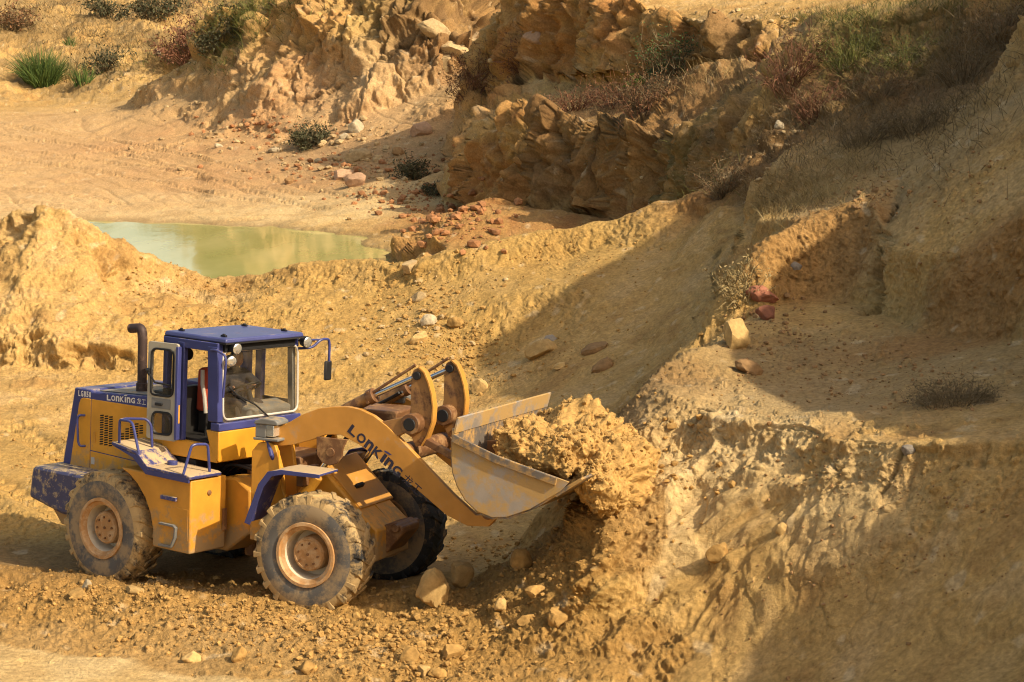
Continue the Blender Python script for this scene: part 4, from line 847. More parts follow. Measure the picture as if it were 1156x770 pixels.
# --- wheels
def wheel(M4, side, mat_t, spin=0., mud=True):
    """a wheel whose outer face looks towards side (-1 near, +1 far); axle on x = 0, z = .8"""
    s = side; yo, yi = s * 1.345, s * .835; R0 = .768; prof = [(.43, yo - s * .02), (.47, yo - s * .005), (.56, yo + s * .004), (.66, yo - s * .008), (.735, yo - s * .030), (R0 + .005, yo - s * .075), (R0 + .015, (yo + yi) / 2), (R0 + .005, yi + s * .075), (.735, yi + s * .030), (.66, yi + s * .008), (.56, yi - s * .004), (.47, yi + s * .005), (.43, yi + s * .02)]
    t = MB(); t.lathe(prof, 0, .8, 72)
    rot = Matrix.Translation((0, 0, .8)) @ Matrix.Rotation(spin, 4, 'Y') @ Matrix.Translation((0, 0, -.8)); MM = M4 @ rot
    lug = MB(); n = 22; rl = random.Random(side * 10 + int(spin * 100))
    for i in range(n):
        for hf in (0, 1):
            a0 = 2 * math.pi * (i + .5 * hf) / n; ya = yo - s * .028 if hf == 0 else yi + s * .028; ym = (yo + yi) / 2 + (s * .03 if hf else -s * .03)
            sk = .20
            def q(r, a, y): return (r * math.sin(a), y, .8 + r * math.cos(a))
            w0, w1 = .062 + rl.uniform(-.006, .006), .048; hh = .806 + rl.uniform(-.008, .004)
            yb = yo + s * .0 if hf == 0 else yi
            ye = ya + (.22 * (ym - ya))
            bot = [q(R0 - .01, a0 - w0, ya), q(R0 - .01, a0 + w0, ya), q(R0 - .01, a0 + sk + w1, ym), q(R0 - .01, a0 + sk - w1, ym)]
            topv = [q(hh - .012, a0 - w0 * .8, ya), q(hh - .012, a0 + w0 * .8, ya), q(hh, a0 + sk + w1 * .75, ym), q(hh, a0 + sk - w1 * .75, ym)]
            lug.hull(bot, topv)
            # shoulder block running down the side
            sh = [q(.655, a0 - w0 * .7, yb - s * (.006 if hf == 0 else -.006)), q(.655, a0 + w0 * .7, yb - s * (.006 if hf == 0 else -.006)), q(hh - .012, a0 + w0 * .8, ya), q(hh - .012, a0 - w0 * .8, ya)]
            o_ = Vector((0, (yo + yi) / 2 - yb, 0)) * .12
            lug.hull(sh, [(x, y + o_.y, .8 + (z - .8) * .985) for x, y, z in sh])
    ty = t.build('tyre', mat_t, wroot := None or ld, MM, 0, 40)
    ty.data.materials.append(M['sidewall'])
    for pg in ty.data.polygons:
        c = pg.center; l = MM.inverted() @ c; rr = math.hypot(l.x, l.z - .8)
        if rr < .665: pg.material_index = 1
    lug.build('tread', mat_t, ty, MM, .010, 0)
    r = MB(); r.lathe([(.43, yo - s * .02), (.425, yo + s * .01), (.385, yo + s * .012), (.372, yo - s * .02), (.345, yo - s * .035), (.325, yo - s * .05)], 0, .8, 56)
    rim = r.build('rim', 'rim', ty, MM, 0, 30)
    dd = MB(); dd.lathe([(.3255, yo - s * .05), (.315, yo - s * .10), (.305, yo - s * .30), (.0, yo - s * .31)], 0, .8, 56); dd.build('rim_dish', 'rim_dish', ty, MM, 0, 35)
    inn = MB(); inn.lathe([(.43, yi + s * .02), (.40, yi + s * .02), (.37, yi + s * .15), (.0, yi + s * .17)], 0, .8, 40); inn.build('rim_back', 'rim', ty, MM, 0, 35)
    hb = MB(); hb.lathe([(.235, yo - s * .32), (.225, yo - s * .10), (.205, yo - s * .075), (.185, yo - s * .073), (.18, yo - s * .08), (.0, yo - s * .08)], 0, .8, 40)
    hub = hb.build('hub', 'rim', ty, MM, 0, 35)
    bl = MB()
    for i in range(8):
        a = 2 * math.pi * i / 8 + .2; bl.rod((.145 * math.cos(a), yo - s * .085, .8 + .145 * math.sin(a)), (.145 * math.cos(a), yo - s * .062, .8 + .145 * math.sin(a)), .016, 6)
    bl.rod((0, yo - s * .085, .8), (0, yo - s * .065, .8), .02, 8); bl.build('hub_bolts', 'brown', ty, MM, 0, 30)
    ty.name = 'wheel'; return ty
I4 = Matrix.Identity(4)
wheel(I4, -1, M['tyre'], .1)['label'] = 'rear wheel with dusty grey sidewall'; wheel(I4, 1, M['tyre_dry'], .5)
wheel(FL, -1, M['tyre'], .33)['label'] = 'mud caked front wheel'; wheel(FL, 1, M['tyre_dry'], .8)['label'] = 'dark front wheel under the lift arm'
# --- front frame
ff = lambda mb, name, mat, bevel=.01, parent=ld, **k: part(mb, name, mat, parent, bevel, True, **k)
ff(MB().prism([(-1.15, .60), (-1.15, 1.15), (-.75, 1.55), (-.27, 1.83), (.30, 1.28), (.60, 1.04), (.60, .62), (.2, .55)], -.48, .48), 'front_frame', 'orange_dirty', .03)
ff(MB().prism([(-.29, 1.845), (.30, 1.275), (.31, 1.30), (-.27, 1.875)], -.40, .55), 'front_cover_plate', 'arm', .005)
ff(MB().prism([(.27, 1.335), (.60, 1.03), (.36, 1.02), (.27, 1.1)], .0, .03), 'gusset', 'orange', .004)
ff(MB().prism([(.06, 1.53), (.10, 1.50), (.13, 1.545), (.09, 1.575)], -.15, .05), 'cover_latch', 'black', .006)
for s in (-1, 1):
    ff(MB().prism([(-1.13, .80), (-1.12, 2.14), (-1.02, 2.36), (-.86, 2.40), (-.74, 2.30), (-.66, 1.80), (-.60, 1.40), (-.60, .80)], s * .50, s * .42), 'tower_plate', 'orange_dirty', .012)
    ff(MB().prism([(-1.13, .80), (-1.12, 2.0), (-1.02, 2.12), (-.86, 2.14), (-.76, 2.10), (-.66, 1.80), (-.60, 1.40), (-.60, .80)], s * .84, s * .77), 'tower_plate', 'orange_dirty', .012)
    ff(MB().rod((-.93, s * .40, 2.22), (-.93, s * .72, 2.22), .085), 'arm_pin', 'brown', .006)
ff(MB().box(-1.12, -.62, -.42, .42, .9, 1.9), 'tower_core', 'brown', .02)
ff(MB().tube(bez([(-.70, -.86, 2.05), (-.66, -.86, 1.6), (-.52, -.86, 1.25)], .1), .014, 8), 'work_light_cable', 'orange', 0)
ff(MB().tube([(0, -1.0, .80), (0, -.35, .80), (0, -.25, .80), (0, .25, .80), (0, .35, .80), (0, 1.0, .80)], [.17, .2, .33, .33, .2, .17], 18), 'front_axle', 'brown', 0)
ff(MB().prism([(.50, .70), (.50, 1.05), (.72, 1.12), (.84, 1.06), (.84, .98), (.62, .70)], -.22, .30), 'tow_lug', 'brown', .02)
ff(MB().rod((.76, -.28, 1.05), (.76, .36, 1.05), .05), 'tow_pin', 'brown', .004)
for s in (-1, 1):
    ff(MB().sheet([(-.88, 1.14), (-.68, 1.66), (-.55, 1.83), (-.36, 1.875), (.20, 1.865)], s * 1.37, s * .86, .035), 'front_fender', 'deck', .01)
    ff(MB().prism([(-.90, 1.14), (-.70, 1.67), (-.56, 1.85), (-.36, 1.89), (.20, 1.88), (.20, 1.83), (-.34, 1.83), (-.50, 1.79), (-.62, 1.64), (-.82, 1.12)], s * 1.375, s * 1.355), 'fender_edge', 'blue', .004)
    ff(MB().box(-.40, -.30, s * .90, s * .45, 1.60, 1.84), 'fender_bracket', 'brown', .01)
# head light on its stalk beside the tower
for s in (-1,):
    hl = ff(MB().prism([(-1.08, 2.375), (-1.06, 2.42), (-.95, 2.46), (-.76, 2.45), (-.71, 2.42), (-.71, 2.375)], s * .88, s * .58), 'headlight', 'greylamp', .015)
    ff(MB().box(-1.06, -.90, s * .86, s * .60, 2.20, 2.374), 'headlight_body', 'greylamp', .01, parent=hl); ff(MB().box(-.898, -.78, s * .855, s * .61, 2.215, 2.372), 'headlight_lens', 'lens', .01, parent=hl)
    ff(MB().box(-1.08, -.70, s * .88, s * .58, 2.16, 2.197), 'headlight_tray', 'greylamp', .01, parent=hl)
    ff(MB().tube([(-.90, s * .80, 2.16), (-.80, s * .86, 1.97), (-.80, s * .80, 1.90)], .032, 10), 'headlight_stalk', 'blue', 0, parent=hl)
ff(MB().prism([(.18, 2.60), (.22, 2.72), (.32, 2.74), (.42, 2.70), (.42, 2.60)], .58, .82), 'far_headlight', 'greylamp', .02)
# lift arms
ARM = [(-1.02, 2.22), (-.93, 2.32), (-.72, 2.36), (-.44, 2.53), (-.20, 2.63), (.02, 2.67), (.24, 2.69), (.42, 2.67), (.62, 2.60), (.82, 2.48), (1.0, 2.34), (1.8, 1.67), (2.12, 1.44), (2.30, 1.46), (2.40, 1.56), (2.42, 1.44), (2.30, 1.31), (2.0, 1.29), (1.70, 1.40), (1.26, 1.70), (.86, 1.96), (.40, 2.21), (.14, 2.31), (-.08, 2.29), (-.30, 2.20), (-.54, 2.12), (-.75, 2.08), (-.93, 2.10)]
for s in (-1, 1):
    a = ff(MB().prism(ARM, s * .705, s * .625), 'lift_arm', 'arm', .008)
    ff(MB().rod((.02, s * .56, 2.07), (.02, s * .76, 2.07), .062), 'cylinder_pin', 'brown', .005, parent=a)
    ff(MB().prism([(-.20, 2.26)] + [(.0 + .20 * math.cos(R(t)), 2.09 + .20 * math.sin(R(t))) for t in (200, 235, 270, 305, 340, 10)] + [(.26, 2.26)], s * .745, s * .706), 'cylinder_boss', 'brown', .01, parent=a)
    ff(MB().rod((2.30, s * .56, 1.49), (2.30, s * .75, 1.49), .085), 'bucket_pin', 'brown', .006, parent=a)
    c = ff(MB().rod((-.62, s * .66, 1.17), (-.22, s * .66, 1.72), .085), 'lift_cylinder', 'orange_dirty', .006); ff(MB().rod((-.22, s * .66, 1.72), (.02, s * .66, 2.07), .042), 'cylinder_rod', 'chrome', 0, parent=c)
e_ = lambda mb: [mb.add([(.245 + .79 * (.356 * 1.5) * .0, 0, 0)] * 0, [])]
k = 1.62; ao = (.238, 2.362); adx = Vector((.815, -.58)).normalized(); adz = Vector((.58, .815)).normalized()
lettering([(c_, a_ * k, b_ * k, g_ * k) for c_, a_, b_, g_ in LK], ao, adx, adz, -.7085, 'navy', ld, True)
fl_ = MB(); flag(ao, adx, adz, k, -.7086)(fl_); fl_.build('logo_mark', 'blue', ld, FL, 0, 0)
ff(MB().rod((1.02, -.62, 2.13), (1.02, .62, 2.13), .13), 'cross_tube', 'brown', 0)
# bell cranks, tilt cylinders
CR = [(1.07, 3.14), (1.10, 3.22), (1.17, 3.26), (1.25, 3.20), (1.31, 3.08), (1.36, 2.93), (1.39, 2.75), (1.38, 2.56), (1.32, 2.38), (1.24, 2.24), (1.16, 2.22), (1.08, 2.36), (1.03, 2.50), (1.07, 2.72), (1.07, 2.95)]
for s, cy in ((-1, -.5), (1, .5)):
    b = ff(MB().prism(CR, cy - .035, cy + .035), 'bell_crank', 'crank', .006)
    edge = [q for q in CR[2:10]]
    ff(MB().sheet([(x + .012, z) for x, z in edge], cy - .06, cy + .06, .025), 'crank_flange', 'arm', .004, parent=b)
    ff(MB().rod((1.15, cy - .215, 2.53), (1.15, cy + .10, 2.53), .135, 24), 'crank_boss', 'brown', .01, parent=b); ff(MB().rod((1.15, cy - .235, 2.53), (1.15, cy + .13, 2.53), .085, 18), 'pivot_pin', 'black', .008, parent=b)
    ff(MB().rod((1.16, cy - .075, 3.15), (1.16, cy + .075, 3.15), .055, 14), 'rod_pin', 'black', .006, parent=b)
    ff(MB().prism([(.62, 2.50), (1.05, 2.62), (1.15, 2.66), (1.27, 2.55), (1.20, 2.42), (1.05, 2.40), (.72, 2.20), (.55, 2.25)], cy - .19, cy - .10), 'crank_hanger', 'crank', .012)
    t = ff(MB().rod((.05, cy, 2.58), (.50, cy, 2.83), .085, 16), 'tilt_cylinder', 'crank', .006); ff(MB().rod((.50, cy, 2.83), (1.10, cy, 3.12), .036), 'tilt_rod', 'chrome', 0, parent=t)
    ff(MB().rod((.44, cy, 2.80), (.53, cy, 2.845), .102, 16), 'gland', 'brown', .005, parent=t)
    for dz_ in (-.06, .06): ff(MB().rod((.47, cy - .10, 2.815 + dz_), (.47, cy + .10, 2.815 + dz_), .022, 8), 'gland_bolt', 'brown', 0, parent=t)
    ff(MB().tube([(.02, cy - .02, 2.62), (.5, cy - .02, 2.87), (1.12, cy - .02, 3.285)], .020, 8), 'guard_bar', 'brown', 0)
    ff(MB().prism([(1.18, 2.30), (1.26, 2.36), (2.20, 1.98), (2.18, 1.88)], cy - .05, cy + .05), 'bucket_link', 'brown', .01)
ff(MB().box(.0, .75, -.36, .36, 2.30, 2.62), 'linkage_body', 'brown', .03)
hs = MB()
for i, cy in enumerate((-.36, -.28, .30, .40)): hs.tube(bez([(-.4, cy, 2.0), (.0, cy, 2.52), (.40, cy - .03, 2.73), (.52, cy - .08, 2.80)], .2, 5), .018, 8)
ff(hs, 'tilt_hose', 'black', 0)
# bucket
SH = [(2.14, 2.66), (2.13, 2.50), (2.13, 2.31), (2.15, 2.12), (2.22, 1.95), (2.33, 1.79), (2.50, 1.66), (2.70, 1.605), (2.90, 1.63), (3.20, 1.755), (3.60, 2.02), (3.86, 2.19)]
bk = ff(MB().sheet(SH, -1.5, 1.5, .035), 'bucket', 'steel_dark', .004)
ff(MB().sheet([(2.15, 2.60), (2.20, 2.80)], -1.5, 1.5, .03), 'spill_plate', 'steel', .005, parent=bk)
SP = [(2.19, 2.57), (2.73, 2.38), (3.2, 2.26), (3.70, 2.14), (3.60, 2.02), (3.20, 1.755), (2.90, 1.63), (2.70, 1.605), (2.50, 1.66), (2.33, 1.79), (2.22, 1.95), (2.15, 2.12), (2.13, 2.31), (2.14, 2.55)]
for s in (-1, 1):
    ff(MB().prism(SP, s * 1.515, s * 1.485), 'side_plate', 'steel', .004, parent=bk)
    ff(MB().sheet([(2.15, 2.545), (2.73, 2.335), (3.2, 2.215), (3.55, 2.13)], s * 1.55, s * 1.516, .10), 'side_cutter', 'steel_dark', .008, parent=bk)
    ff(MB().prism([(2.20, 2.40), (2.42, 2.40), (2.30, 1.40), (2.18, 1.9)], s * .60, s * .54), 'bucket_lug', 'brown', .01, parent=bk)
ff(MB().prism([(3.52, 1.955), (3.87, 2.185), (3.90, 2.20), (3.88, 2.175), (3.55, 1.94)], -1.52, 1.52), 'cutting_edge', 'steel_dark', .003, parent=bk)
ff(MB().sheet([(2.55, 1.625), (2.70, 1.585), (2.92, 1.61), (3.3, 1.80), (3.55, 1.97)], -1.5, -1.4, .02), 'wear_strip', 'steel_dark', .003, parent=bk)

# ------------------------------------------------------------------ soft lumps of soil
def lump(name, c, size, M4, mat, seed, nz=(.26, .10, .05), sub=7, squash=None):
    import bmesh
    bm = bmesh.new(); bmesh.ops.create_icosphere(bm, subdivisions=sub, radius=1.)
    v = np.array([q.co[:] for q in bm.verts], np.float32); u = v.copy(); sc = np.array(size, np.float32)
    if squash: v = squash(v)
    q = v * sc
    dd = fbm(q, 1.6, 2, seed) * nz[0] + (.2 - np.abs(noise(q, 4.2, seed + 3))) * nz[1] + (.22 - np.abs(noise(q, 9, seed + 5))) * nz[2] + (.2 - np.abs(noise(q, 20, seed + 9))) * nz[2] * .6
    wq = q + .04 * noise(q, 7., seed + 31)[:, None]; dd = dd + (clods(wq, 3.2, 7, .25) / 3.2 * .35 + clods(wq, 8., 11, .5) / 8. + clods(wq, 18., 17, .6) / 18. + clods(wq, 36., 19, .6) / 36.); q = q + u * dd[:, None]
    for b, x in zip(bm.verts, q): b.co = x
    me = bpy.data.meshes.new(name); bm.to_mesh(me); bm.free(); me.transform(Matrix.Translation(c)); me.transform(M4); me.shade_smooth(); me.materials.append(M[mat])
    o = bpy.data.objects.new(name, me); COL.objects.link(o); return o
def sq(v):
    v = np.sign(v) * np.abs(v) ** .72; v[:, 2] = np.where(v[:, 2] < 0, v[:, 2] * .55, v[:, 2]); return v
heap_a = tag(lump('soil_heap', (3.04, .02, 2.26), (.74, 1.14, .42), FW, 'heap', 3., squash=sq), 'lumpy golden soil heap filling the raised steel bucket', 'soil heap')
heap_b = tag(lump('soil_heap', (3.76, -.22, 1.90), (.27, .98, .50), FW, 'heap', 23., squash=sq), 'crumbling mass of soil spilling over the bucket lip on to the bank', 'soil heap')
def crumbs(o, n, r0, r1, seed):
    import bmesh
    rg = np.random.default_rng(seed); vv = np.array([v.co[:] for v in o.data.vertices]); nn = np.array([v.normal[:] for v in o.data.vertices]); ok = np.nonzero(nn[:, 2] > -.1)[0]
    bm = bmesh.new(); bmesh.ops.create_icosphere(bm, subdivisions=1, radius=1.); bv = np.array([v.co[:] for v in bm.verts]); bf = np.array([[v.index for v in f.verts] for f in bm.faces]); bm.free(); V, Fc = [], []
    for i in range(n):
        k = rg.choice(ok); r = r0 * (r1 / r0) ** (rg.random() ** 2.6); q = bv * (1 + rg.uniform(-.35, .35, (len(bv), 1))) * r * rg.uniform(.6, 1.2, 3); V.append(q + vv[k] + nn[k] * r * .3); Fc.append(bf + i * len(bv))
    me = bpy.data.meshes.new('crumbs'); me.from_pydata(np.concatenate(V).tolist(), [], np.concatenate(Fc).tolist()); me.materials.append(M['heap']); c = bpy.data.objects.new('crumbs', me); COL.objects.link(c); c.parent = o; c['kind'] = 'stuff'
crumbs(heap_a, 2200, .006, .055, 3); crumbs(heap_b, 1100, .006, .045, 4)

# ------------------------------------------------------------------ the driver
def person():
    o = empty('person', RW @ Vector((.92, -.02, 2.46)), 'driver in a dark jacket at the steering wheel inside the cab', 'person', M3=MR)
    J = {'pel': (.94, -.02, 2.56), 'bel': (.93, -.02, 2.70), 'chest': (.95, -.02, 2.88), 'neck': (.98, -.02, 3.03), 'hd0': (1.0, -.02, 3.10),
         'sl': (.97, .17, 2.97), 'el': (1.10, .34, 2.80), 'wl': (1.28, .33, 2.80), 'sr': (.97, -.21, 2.97), 'er': (1.03, -.32, 2.74), 'wr': (1.20, -.06, 2.80),
         'hl': (.98, .09, 2.55), 'kl': (1.34, .14, 2.58), 'al': (1.40, .14, 2.24), 'tl': (1.52, .16, 2.20), 'hr': (.98, -.13, 2.55), 'kr': (1.34, -.20, 2.58), 'ar': (1.38, -.20, 2.24), 'tr': (1.50, -.22, 2.20)}
    rad = dict(pel=.145, bel=.135, chest=.15, neck=.062, hd0=.055, sl=.078, el=.055, wl=.038, sr=.078, er=.055, wr=.038, hl=.10, kl=.072, al=.05, tl=.04, hr=.10, kr=.072, ar=.05, tr=.04)
    E_ = [('pel', 'bel'), ('bel', 'chest'), ('chest', 'neck'), ('neck', 'hd0'), ('chest', 'sl'), ('sl', 'el'), ('el', 'wl'), ('chest', 'sr'), ('sr', 'er'), ('er', 'wr'), ('pel', 'hl'), ('hl', 'kl'), ('kl', 'al'), ('al', 'tl'), ('pel', 'hr'), ('hr', 'kr'), ('kr', 'ar'), ('ar', 'tr')]
    def skin(name, J, rad, E_, mat, root, sub=2):
        nm = list(J); me = bpy.data.meshes.new(name); me.from_pydata([J[n] for n in nm], [(nm.index(a), nm.index(b)) for a, b in E_], []); me.materials.append(M[mat])
        ob = bpy.data.objects.new(name, me); COL.objects.link(ob); ob.parent = ld
        ob.modifiers.new('skin', 'SKIN').use_smooth_shade = True
        if not me.skin_vertices: me.skin_vertices  # layer comes with the modifier
        if len(me.skin_vertices) == 0:
            bm_ = __import__('bmesh').new(); bm_.from_mesh(me); bm_.verts.layers.skin.verify(); bm_.to_mesh(me); bm_.free()
        for i, n in enumerate(nm):
            me.skin_vertices[0].data[i].radius = (rad[n], rad[n]); me.skin_vertices[0].data[i].use_root = n == root
        s_ = ob.modifiers.new('sub', 'SUBSURF'); s_.levels = s_.render_levels = sub
        return ob
    body = skin('body', {k_: (v_ if k_[0] in 'w' else (v_[0] + .08, v_[1] + .13, v_[2])) for k_, v_ in J.items()}, rad, E_, 'cloth', 'pel')
    ob = [body]
    # head with face, hair
    import bmesh
    bm = bmesh.new(); bmesh.ops.create_icosphere(bm, subdivisions=4, radius=1.)
    for v in bm.verts:
        x, y, z = v.co; wd = 1 - .28 * max(0, -z) ** 1.5
        v.co = (x * .098 * (1 - .10 * max(0, -z)) + (.012 if z < -.3 and x > .3 else 0), y * .076 * wd, z * .118)
        if x > .55:      # brow, nose, eye hollows, mouth
            nose = math.exp(-(y / .16) ** 2) * math.exp(-((z + .10) / .20) ** 2) * .026
            eye = sum(math.exp(-((y - s * .38) / .16) ** 2) for s in (-1, 1)) * math.exp(-((z - .08) / .09) ** 2) * .012
            mouth = math.exp(-(y / .3) ** 2) * math.exp(-((z + .50) / .05) ** 2) * .008
            v.co.x += nose - eye - mouth
    for s in (-1, 1): bmesh.ops.create_icosphere(bm, subdivisions=2, radius=.03, matrix=Matrix.Translation((-.005, s * .076, .0)) @ Matrix.Diagonal((.6, .35, 1.05, 1)))
    me = bpy.data.meshes.new('head'); bm.to_mesh(me); bm.free(); me.transform(Matrix.Translation((1.10, .11, 3.19)) @ Matrix.Rotation(R(-6), 4, 'Y')); me.shade_smooth(); me.materials.append(M['skin'])
    hd = bpy.data.objects.new('head', me); COL.objects.link(hd); hd.parent = ld; ob.append(hd)
    bm = bmesh.new(); bmesh.ops.create_icosphere(bm, subdivisions=3, radius=1.); bmesh.ops.delete(bm, geom=[v for v in bm.verts if v.co.z < -.1 + .65 * max(0, v.co.x + .1)], context='VERTS')
    for v in bm.verts: v.co = (v.co.x * .108 - .004, v.co.y * .086, v.co.z * .128)
    me = bpy.data.meshes.new('hair'); bm.to_mesh(me); bm.free(); me.transform(Matrix.Translation((1.098, .11, 3.195))); me.shade_smooth(); me.materials.append(M['hair'])
    hr = bpy.data.objects.new('hair', me); COL.objects.link(hr); hr.parent = ld; ob.append(hr)
    # hands gripping the rim of the steering wheel
    for wr, ang in (((1.28, .33, 2.80), R(20)), ((1.20, -.06, 2.80), R(165))):
        g = cst + (e1 * math.cos(ang) + e2 * math.sin(ang)) * .21; wv = Vector(wr); tang_ = (-e1 * math.sin(ang) + e2 * math.cos(ang))
        if (g - wv).length > .09: wv = g + (wv - g).normalized() * .085
        pc = g + (wv - g) * .35 + ax * .03; JJ = {'w': tuple(wv), 'p': tuple(pc)}; rr_ = {'w': .027, 'p': .030}; EE = [('w', 'p')]
        out = (g - wv).normalized()
        for i, ln in enumerate((.92, 1., .95, .78)):
            off = tang_ * (.030 - .020 * i); b = pc + off * .9
            k1 = g + off + ax * .028 + out * .012; k2 = g + off + out * .030 * ln - ax * .004; k3 = g + off - ax * .026 + out * .008
            for q, nm_ in ((b, 'b'), (k1, 'k'), (k2, 'm'), (k3, 't')): JJ[f'{nm_}{i}'] = tuple(q); rr_[f'{nm_}{i}'] = {'b': .011, 'k': .0095, 'm': .009, 't': .0075}[nm_]
            EE += [('p', f'b{i}'), (f'b{i}', f'k{i}'), (f'k{i}', f'm{i}'), (f'm{i}', f't{i}')]
        th = pc + tang_ * .034; t2 = g + tang_ * .038 - ax * .012 - out * .018; t3 = g + tang_ * .020 - ax * .028
        JJ.update(h0=tuple(th), h1=tuple(t2), h2=tuple(t3)); rr_.update(h0=.013, h1=.011, h2=.009); EE += [('p', 'h0'), ('h0', 'h1'), ('h1', 'h2')]
        ob.append(skin('hand', JJ, rr_, EE, 'skin', 'w', 1))
    off = MR.to_4x4().copy()
    rel = Matrix.Translation((-.92, .02, -2.46))
    for b in ob:
        b.data.transform(rel); b.parent = o
    body.name = 'clothed_body'
    return o
person()
print('loader', round(time.time() - T00, 1))
#@@NATURE
# ------------------------------------------------------------------ pond
def pond():
    pts = [(-40, .12), (140, .12), (300, .12), (470, .12)]
    me = bpy.data.meshes.new('pond_water'); x0, x1, y0, y1 = uX(-250, .11) * 64, 0.5, 52., 77.; n = 60
    v = [(x0 + (x1 - x0) * i / n, y0 + (y1 - y0) * j / n, water_lvl) for j in range(n + 1) for i in range(n + 1)]
    me.from_pydata(v, [], [(j * (n + 1) + i, j * (n + 1) + i + 1, (j + 1) * (n + 1) + i + 1, (j + 1) * (n + 1) + i) for j in range(n) for i in range(n)])
    m, t, b, N, K = nmat('murky_pond_water')
    b.inputs['Base Color'].default_value = (.20, .215, .055, 1); b.inputs['Roughness'].default_value = .06; b.inputs['IOR'].default_value = 1.33; b.inputs['Specular IOR Level'].default_value = .32
    g = N.new('ShaderNodeNewGeometry'); nz = N.new('ShaderNodeTexNoise'); nz.inputs['Scale'].default_value = 1.6; nz.inputs['Detail'].default_value = 4
    mp = N.new('ShaderNodeMapping'); mp.inputs['Scale'].default_value = (1, .35, 1); K.new(g.outputs['Position'], mp.inputs[0]); K.new(mp.outputs[0], nz.inputs['Vector'])
    bp = N.new('ShaderNodeBump'); bp.inputs['Strength'].default_value = .22; bp.inputs['Distance'].default_value = .03; K.new(nz.outputs['Fac'], bp.inputs['Height']); K.new(bp.outputs[0], b.inputs['Normal'])
    # silt and floating scum
    n2 = N.new('ShaderNodeTexNoise'); n2.inputs['Scale'].default_value = .55; n2.inputs['Detail'].default_value = 7; K.new(mp.outputs[0], n2.inputs['Vector'])
    cr = N.new('ShaderNodeValToRGB'); cr.color_ramp.elements[0].position = .35; cr.color_ramp.elements[0].color = (.32, .32, .10, 1); cr.color_ramp.elements[1].position = .75; cr.color_ramp.elements[1].color = (.46, .43, .17, 1)
    K.new(n2.outputs['Fac'], cr.inputs[0]); K.new(cr.outputs[0], b.inputs['Base Color'])
    me.materials.append(m); o = bpy.data.objects.new('pond_water', me); COL.objects.link(o); o['kind'] = 'structure'
pond()

# ------------------------------------------------------------------ rocks
import bmesh
def rock_mesh(seed, cuts=9, sub=4, round_=.25):
    rg = np.random.default_rng(seed); bm = bmesh.new(); bmesh.ops.create_icosphere(bm, subdivisions=sub, radius=1.)
    v = np.array([q.co[:] for q in bm.verts], np.float32); f = [[q.index for q in fc.verts] for fc in bm.faces]; bm.free()
    for _ in range(cuts):
        nn = rg.normal(size=3); nn /= np.linalg.norm(nn); dd = rg.uniform(.45, .8); ex = np.maximum(0, v @ nn - dd); v = v - nn * ex[:, None] * (1 - round_ * .4)
    v = v + v * (fbm(v, 2.2, 3, seed * 1.7)[:, None] * .10 + noise(v, 9., seed * 2.3)[:, None] * .025)
    return v.astype(np.float32), f
def rock(name, px, py, wpx, hpx, mat, label, seed, cuts=9, rot=0., tilt=(0, 0), sink=.3, depth=.8, group=None, cat='rock'):
    g, nn = ground(px, py + hpx * .30); s = g.y / F; v, f = rock_mesh(seed, cuts)
    v = v * np.array([wpx * s / 2 * 1.15, wpx * s / 2 * depth, hpx * s / 2 * 1.2])
    me = bpy.data.meshes.new(name); me.from_pydata([tuple(q) for q in v], [], f); me.shade_smooth(); me.set_sharp_from_angle(angle=R(28))
    me.materials.append(M[mat]); o = bpy.data.objects.new(name, me); COL.objects.link(o)
    o.location = g + Vector((0, wpx * s * .2, hpx * s * (.5 - sink))); o.rotation_euler = (R(tilt[0]), R(tilt[1]), R(rot)); return tag(o, label, cat, group)
